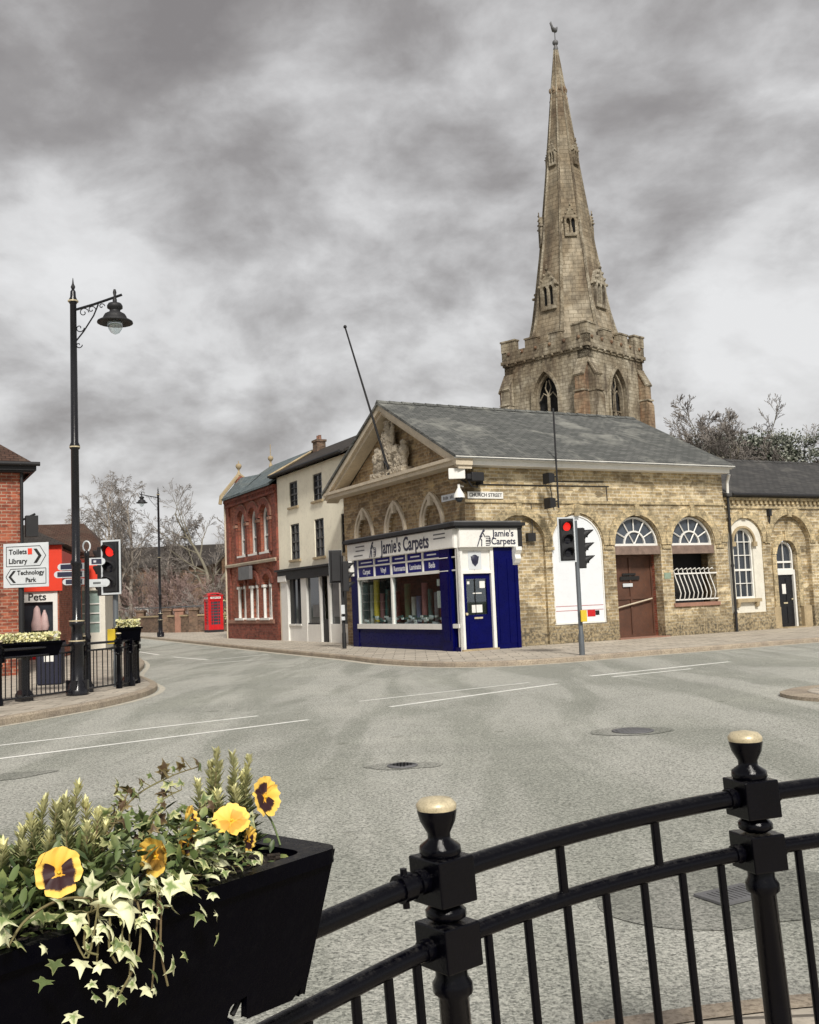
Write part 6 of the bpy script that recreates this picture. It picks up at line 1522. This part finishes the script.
over = [(-0.344, 0.05, 1.193, 24), (-0.271, 0.05, 1.216, 24), (-0.328, 0.05, 1.188, 28), (-0.264, 0.05, 1.177, 26), (-0.233, 0.05, 1.173, 26), (-0.188, 0.05, 1.187, 17), (-0.165, 0.05, 1.173, 17), (-0.189, 0.05, 1.151, 15), (-0.14, 0.05, 1.15, 14), (-0.434, 0.05, 1.207, 24), (-0.487, 0.05, 1.228, 22), (-0.381, 0.05, 1.195, 24), (-0.298, 0.05, 1.176, 22), (-0.215, 0.05, 1.196, 15), (-.30, -.01, 1.172, 22), (-.345, -.02, 1.165, 24), (-.26, .0, 1.172, 20), (-.40, -.025, 1.15, 22)]
# camera direction in the planter frame (leaves turn to the light on the pavement side)
LD = Vector((.35, -.80, .55))
for (x, y, z, s) in hang:
    n_ = LD + Vector((r.gauss(0, .3), r.gauss(0, .25), r.gauss(0, .3))); sz = s * .00132 * r.uniform(.75, 1.05)
    tip = Vector((r.uniform(-.9, .9), -.3, r.uniform(-1.0, .15))); c = tovec(x, y, z)
    ivy_leaf(lf, c - tip.normalized() * sz * .3, n_, tip, sz, r)
    if r.random() < .45: continue
    root = Vector((x + r.uniform(-.03, .05), .06, ZR + .01)); edge = Vector(((x + root.x) / 2, -.012, ZR + .025)); st.tube(smooth_path([root, edge, c + Vector((0, .012, .0))], 4), .0013, 4, cap=False)
for (x, y, z, s) in over:
    n_ = LD + Vector((0, .2, .4)) + Vector((r.gauss(0, .35), r.gauss(0, .3), r.gauss(0, .3))); sz = s * .00138 * r.uniform(.75, 1.05)
    tip = Vector((r.uniform(-1, 1), r.uniform(-.8, .1), r.uniform(-.5, .4))); c = tovec(x, y, z); ivy_leaf(lf, c - tip.normalized() * sz * .3, n_, tip, sz, r)
    st.tube(smooth_path([Vector((x, .1, ZR)), Vector((x + r.uniform(-.02, .02), .07, z - .005)), c], 3), .0012, 4, cap=False)
PS0 = [(-.558, .02, 1.232, .05), (-.372, .04, 1.212, .04), (-.178, .08, 1.225, .045)]
for k in range(150):
    x = r.uniform(-.95, -.2); y = r.uniform(-.03, .12); z = ZR + r.uniform(-.015 if y < -.01 else .005, .06); sz = r.uniform(.014, .032)
    if any((x - a) ** 2 + (z - c_) ** 2 < q_ ** 2 for a, b, c_, q_ in PS0): continue
    ivy_leaf(lf, (x, y, z), LD + Vector((r.gauss(0, .6), r.gauss(0, .5), .5)), (r.uniform(-1, 1), r.uniform(-1, .5), r.uniform(-.4, .4)), sz, r, 1 if r.random() < .6 else 0)
for k in range(26):       # stray leaves lying on the soil at the right end
    ivy_leaf(lf, (r.uniform(-.24, -.075), r.uniform(.03, .2), ZR + r.uniform(.0, .02)), (r.gauss(0, .5), r.gauss(-.4, .4), 1), (r.uniform(-1, 1), r.uniform(-1, 1), .1), r.uniform(.012, .024), r, r.choice((0, 0, 1)))
for k in range(34):       # small leaves on the hanging strands
    x = r.choice((-.52, -.47, -.44, -.56, -.38, -.60, -.34)) + r.gauss(0, .02); z = r.uniform(1.05, 1.17); sz = r.uniform(.012, .024)
    ivy_leaf(lf, (x, -.034 + r.uniform(-.008, .004), z), LD + Vector((r.gauss(0, .5), r.gauss(0, .3), r.gauss(0, .4))), (r.uniform(-.8, .8), -.3, r.uniform(-1, .2)), sz, r, 1 if r.random() < .35 else 0)
for x, z, dx in ((-.52, 1.10, .02), (-.47, 1.05, -.03), (-.43, 1.04, .02), (-.56, 1.12, .03)):
    st.tube(smooth_path([(x + .03, .05, ZR), (x + .02, -.015, ZR + .02), (x + .01, -.03, (z + ZR) / 2), (x + dx, -.032, z)], 5), .0016, 5, cap=False)
st.tube(smooth_path([(-.66, -.02, 1.165), (-.63, -.02, 1.195), (-.57, -.015, 1.205), (-.5, -.02, 1.185)], 5), .002, 5)
st.tube(smooth_path([(-.56, -.02, 1.15), (-.545, -.03, 1.12), (-.53, -.035, 1.19)], 4), .0015, 5)
lf.build('leaves', [M['ivyV'], M['ivyG']], iv, recalc=False); st.build('stems', M['stem'], iv, recalc=False)
# bronze-green ivy arching at the back
iv = thing('arching_ivy', 'bronze green ivy arching up behind the pansies with bare curving stems', 'ivy', PN, PR)
lf = MB(); st = MB()
arcs = [[(-.42, .16, ZR), (-.37, .18, 1.22), (-.30, .2, 1.275), (-.22, .2, 1.30), (-.16, .19, 1.31)], [(-.40, .18, ZR), (-.35, .2, 1.24), (-.32, .2, 1.27), (-.30, .21, 1.29)], [(-.34, .15, ZR), (-.30, .18, 1.21), (-.25, .19, 1.26), (-.20, .19, 1.275)], [(-.28, .14, ZR), (-.24, .16, 1.2), (-.2, .15, 1.24), (-.15, .14, 1.25)], [(-.5, .15, ZR), (-.44, .16, 1.22), (-.38, .17, 1.25), (-.33, .16, 1.24)], [(-.72, .12, ZR), (-.66, .12, 1.24), (-.62, .12, 1.28)]]
for a in arcs:
    pth = smooth_path(a, 6); st.tube(pth, [.0022 - .0012 * i / len(pth) for i in range(len(pth))], 5, cap=False)
    for i in range(6, len(pth), 1):
        if r.random() < .85:
            p = pth[i]; d = Vector((r.uniform(-1, 1), r.uniform(-.7, .7), r.uniform(-.2, .8))).normalized(); L_ = r.uniform(.006, .02)
            st.tube([p, p + d * L_], .0008, 3, cap=False); ivy_leaf(lf, p + d * L_, LD + Vector((r.gauss(0, .7), r.gauss(0, .5), r.gauss(0, .5))), d, r.uniform(.014, .026), r, r.choice((0, 0, 1)))
for k in range(110):
    x = r.uniform(-.52, -.08); y = r.uniform(.08, .22); z = ZR + r.uniform(.02, .10 if x < -.18 else .06)
    ivy_leaf(lf, (x, y, z), LD + Vector((r.gauss(0, .7), r.gauss(0, .5), .4)), (r.uniform(-1, 1), r.uniform(-1, 1), r.uniform(-.3, .6)), r.uniform(.016, .028), r, r.choice((0, 0, 1)))
lf.build('leaves', [M['ivyG'], M['ivyR']], iv, recalc=False); st.build('stems', M['stem'], iv, recalc=False)
# upright sprigs
def sprigs(label, tips, seed, hgt, dens=1.0):
    t = thing('conifer_sprig', label, 'plant', PN, PR, None); r = random.Random(seed); lf = MB(); st = MB()
    for (x, y, z) in tips:
        b = Vector((x + r.uniform(-.02, .02), y + r.uniform(-.015, .015), ZR)); tp = Vector((x, y, z)); md = b.lerp(tp, .5) + Vector((r.uniform(-.006, .006), r.uniform(-.006, .006), 0))
        pth = smooth_path([b, md, tp], 10); st.tube(pth, .0016, 5, cap=False); n = len(pth)
        for i in range(2, n):
            for k in range(int(6 * dens)):
                f = (i - 1 + r.random()) / (n - 1); p = pth[i - 1].lerp(pth[i], r.random()); a = r.uniform(0, 6.283); upv = .5 + .9 * f ** 3 * 1.6
                d = Vector((math.cos(a), math.sin(a), upv)); top = f ** 2
                oval_leaf(lf, p, d, Vector((0, 0, 1)) + Vector((math.cos(a), math.sin(a), 0)) * -.2, r.uniform(.018, .032) * (1.15 - .5 * f), .0042, 0, top * .75, .35 + .65 * top)
        for k in range(12):
            a = r.uniform(0, 6.283); d = Vector((math.cos(a) * .6, math.sin(a) * .6, 1)); oval_leaf(lf, tp - Vector((0, 0, .004)), d, Vector((math.cos(a), math.sin(a), 0)), .012, .005, 0, .8, 1.)
    lf.build('leaves', M['sprig'], t, recalc=False); st.build('stems', M['stem'], t, recalc=False)
sprigs('tall yellow tipped sprigs rising behind the pansies near the right end of the planter', [(-.132, .17, 1.334), (-.104, .16, 1.322), (-.071, .15, 1.312), (-.12, .19, 1.29), (-.09, .18, 1.27), (-.15, .15, 1.26), (-.06, .18, 1.25), (-.17, .18, 1.28), (-.11, .15, 1.26), (-.14, .18, 1.31), (-.08, .16, 1.28), (-.10, .2, 1.30)], 3, .17, 1.4)
sprigs('pale yellow sprigs clustered behind the left pansy', [(-.44, .15, 1.323), (-.464, .15, 1.305), (-.499, .15, 1.31), (-.525, .15, 1.29), (-.41, .14, 1.275), (-.48, .12, 1.285), (-.45, .11, 1.265), (-.51, .12, 1.262), (-.54, .14, 1.25), (-.43, .13, 1.24), (-.46, .17, 1.29), (-.50, .17, 1.27), (-.485, .14, 1.30), (-.42, .16, 1.29), (-.39, .15, 1.25), (-.53, .16, 1.27)], 8, .17, 1.4)
sprigs('yellow green sprigs at the left edge behind the planter', [(-.60, .15, 1.30), (-.63, .14, 1.28), (-.66, .13, 1.29), (-.70, .12, 1.27), (-.58, .13, 1.26), (-.64, .1, 1.25)], 15, .15, 1.2)
t = thing('seedling', 'small bright green seedling at the right end of the planter soil', 'plant', PN, PR); lf = MB(); st = MB(); r = random.Random(4)
st.tube([(-.068, .17, ZR - .01), (-.06, .165, ZR + .03), (-.055, .16, ZR + .05)], .0015, 5)
for k in range(12): a = k * 2.4; oval_leaf(lf, (-.06 + .004 * math.cos(a), .165, ZR + .015 + k * .003), (math.cos(a), math.sin(a), .8), (0, 0, 1), .02, .009, 0, .2, .8)
lf.build('leaves', M['sprig'], t, recalc=False); st.build('stem', M['stem'], t, recalc=False)
# low dark foliage
PSN = [(-.558, .02, 1.232, .042), (-.372, .04, 1.212, .035), (-.254, .1, 1.238, .03), (-.178, .08, 1.225, .042), (-.062, .12, 1.243, .04), (-.150, .07, 1.188, .022)]
lf = MB(); r = random.Random(21)
for k in range(1900):
    x = r.uniform(-LN + .03, -.20 if r.random() < .86 else -.07); y = r.uniform(.01, WD - .01); hmax = .09 if x < -.20 else .055 if x < -.12 else .03
    z = ZR + r.uniform(-.005, hmax)
    if any((x - a) ** 2 + (z - c_) ** 2 < rr_ ** 2 and y < b + .02 for a, b, c_, rr_ in PSN): continue
    d = Vector((r.uniform(-1, 1), r.uniform(-1, .6), r.uniform(-.1, 1))); oval_leaf(lf, (x, y, z), d, (r.uniform(-.3, .3), r.uniform(-.6, .2), 1), r.uniform(.018, .036), r.uniform(.009, .017), 0 if r.random() < .72 else 1, r.uniform(0, .4), r.uniform(.4, 1))
o = lf.build('low_foliage', [M['darkleaf'], M['ivyG']], None, recalc=False); o.location = PN; o.rotation_euler = (0, 0, PR)
tag(o, 'dense low dark green leaves filling the planter between the flowers', 'foliage', kind='stuff')

# pansies -------------------------------------------------------------
def petal(parent, ang, L, wd, blotch, zoff, cup, seed, name='petal'):
    r = random.Random(seed); m = MB(); nr, na = 6, 9; vs = [(0, 0, zoff)]; uv = [(0, blotch)]
    for i in range(1, nr + 1):
        q = i / nr
        for j in range(na):
            s = (j / (na - 1) * 2 - 1); shape = math.sin(math.pi * min(1, q * .56 + .07)) ** .8
            x = s * wd / 2 * shape; y = L * (q * (1 - .16 * s * s * q)) * (1 + .035 * math.sin(5 * s + seed))
            z = zoff + cup * (q * q) * L + .0022 * math.sin(9 * s + seed) * q + .0015 * math.sin(4 * s * seed)
            vs.append((x, y, z)); uv.append((q * (.9 + .1 * abs(s)), blotch))
    fs = [(0, 1 + j, 2 + j) for j in range(na - 1)]
    for i in range(nr - 1):
        for j in range(na - 1): a = 1 + i * na + j; fs.append((a, a + na, a + na + 1, a + 1))
    m.add(vs, fs, 0, True, uv); o = m.build(name, M['pansy'], parent, recalc=False); o.rotation_euler = (0, 0, ang - math.pi / 2); return o
def pansy(label, x, y, z, facing, roll_, s, seed, ruff=0.0, bl=1.0):
    """facing: direction in the planter frame; flower built in its own xy plane facing +z"""
    fd = Vector(facing).normalized(); q = fd.to_track_quat('Z', 'Y')
    Mw = Matrix.Translation(W3(x, y, z)) @ Matrix.Rotation(PR, 4, 'Z') @ q.to_matrix().to_4x4() @ Matrix.Rotation(roll_, 4, 'Z')
    t = thing('pansy', label, 'pansy', (0, 0, 0), 0, 'yellow pansies in the planter'); t.matrix_world = Mw; t.rotation_euler = Mw.to_euler(); t.location = Mw.translation
    k = s / .06
    petal(t, R_(118), .033 * k, .036 * k, 0, -.004, .12 + ruff, seed); petal(t, R_(62), .033 * k, .036 * k, 0, -.0025, .12 + ruff, seed + 1)
    petal(t, R_(178), .030 * k, .032 * k, bl, 0, .05 + ruff, seed + 2); petal(t, R_(2), .030 * k, .032 * k, bl, .0008, .05 + ruff, seed + 3)
    petal(t, R_(270), .030 * k, .040 * k, bl, .002, .05 + ruff, seed + 4)
    m = MB(); m.ball((0, .001, .003), (.0028 * k, .0022 * k, .0025 * k), n=8, m=5); m.build('centre', M['yellow'], t)
    m = MB(); inv = Mw.inverted(); b = inv @ W3(x + .02, .1, ZR); m.tube(smooth_path([(0, 0, -.004), (0, -.004, -.02), b * .5 + Vector((0, .01, -.01)), b], 5), .0016 * k, 6, cap=False); m.build('stem', M['ivyG'], t)
    return t
toC = lambda x, y, z: (Matrix.Rotation(-PR, 3, 'Z') @ (Vector((0, 0, CAMZ)) - W3(x, y, z))).normalized()
c = toC(-.558, .03, 1.235)
pansy('yellow pansy with a dark face turned straight to the camera, leftmost flower', -.558, .02, 1.232, c + Vector((.12, 0, -.05)), R_(4), .0655, 3)
c = toC(-.367, .06, 1.219); pansy('orange yellow pansy seen from the side just left of the small yellow bloom', -.372, .04, 1.212, Vector((-.95, -.25, .0)), R_(10), .058, 11, .3, .7)
pansy('small upright yellow pansy between the side facing bloom and the pale one', -.254, .1, 1.238, Vector((.35, -.5, .2)), R_(-8), .046, 17, .25)
pansy('tiny half open orange pansy just below the small upright bloom', -.275, .08, 1.205, Vector((-.3, -.8, .1)), R_(20), .036, 23, .4)
pansy('pale yellow pansy tipped forward in the middle of the planter', -.178, .08, 1.225, Vector((-.45, -.55, .8)), R_(38), .064, 31, .1, .35)
pansy('low yellow pansy with a dark centre half hidden below the pale one', -.150, .07, 1.188, Vector((.35, -.9, -.1)), R_(-20), .044, 37, .1)
c = toC(-.06, .13, 1.24); pansy('large golden pansy facing right beside the tall sprigs', -.062, .12, 1.243, c + Vector((.75, .2, -.05)), R_(-70), .074, 41, .06)
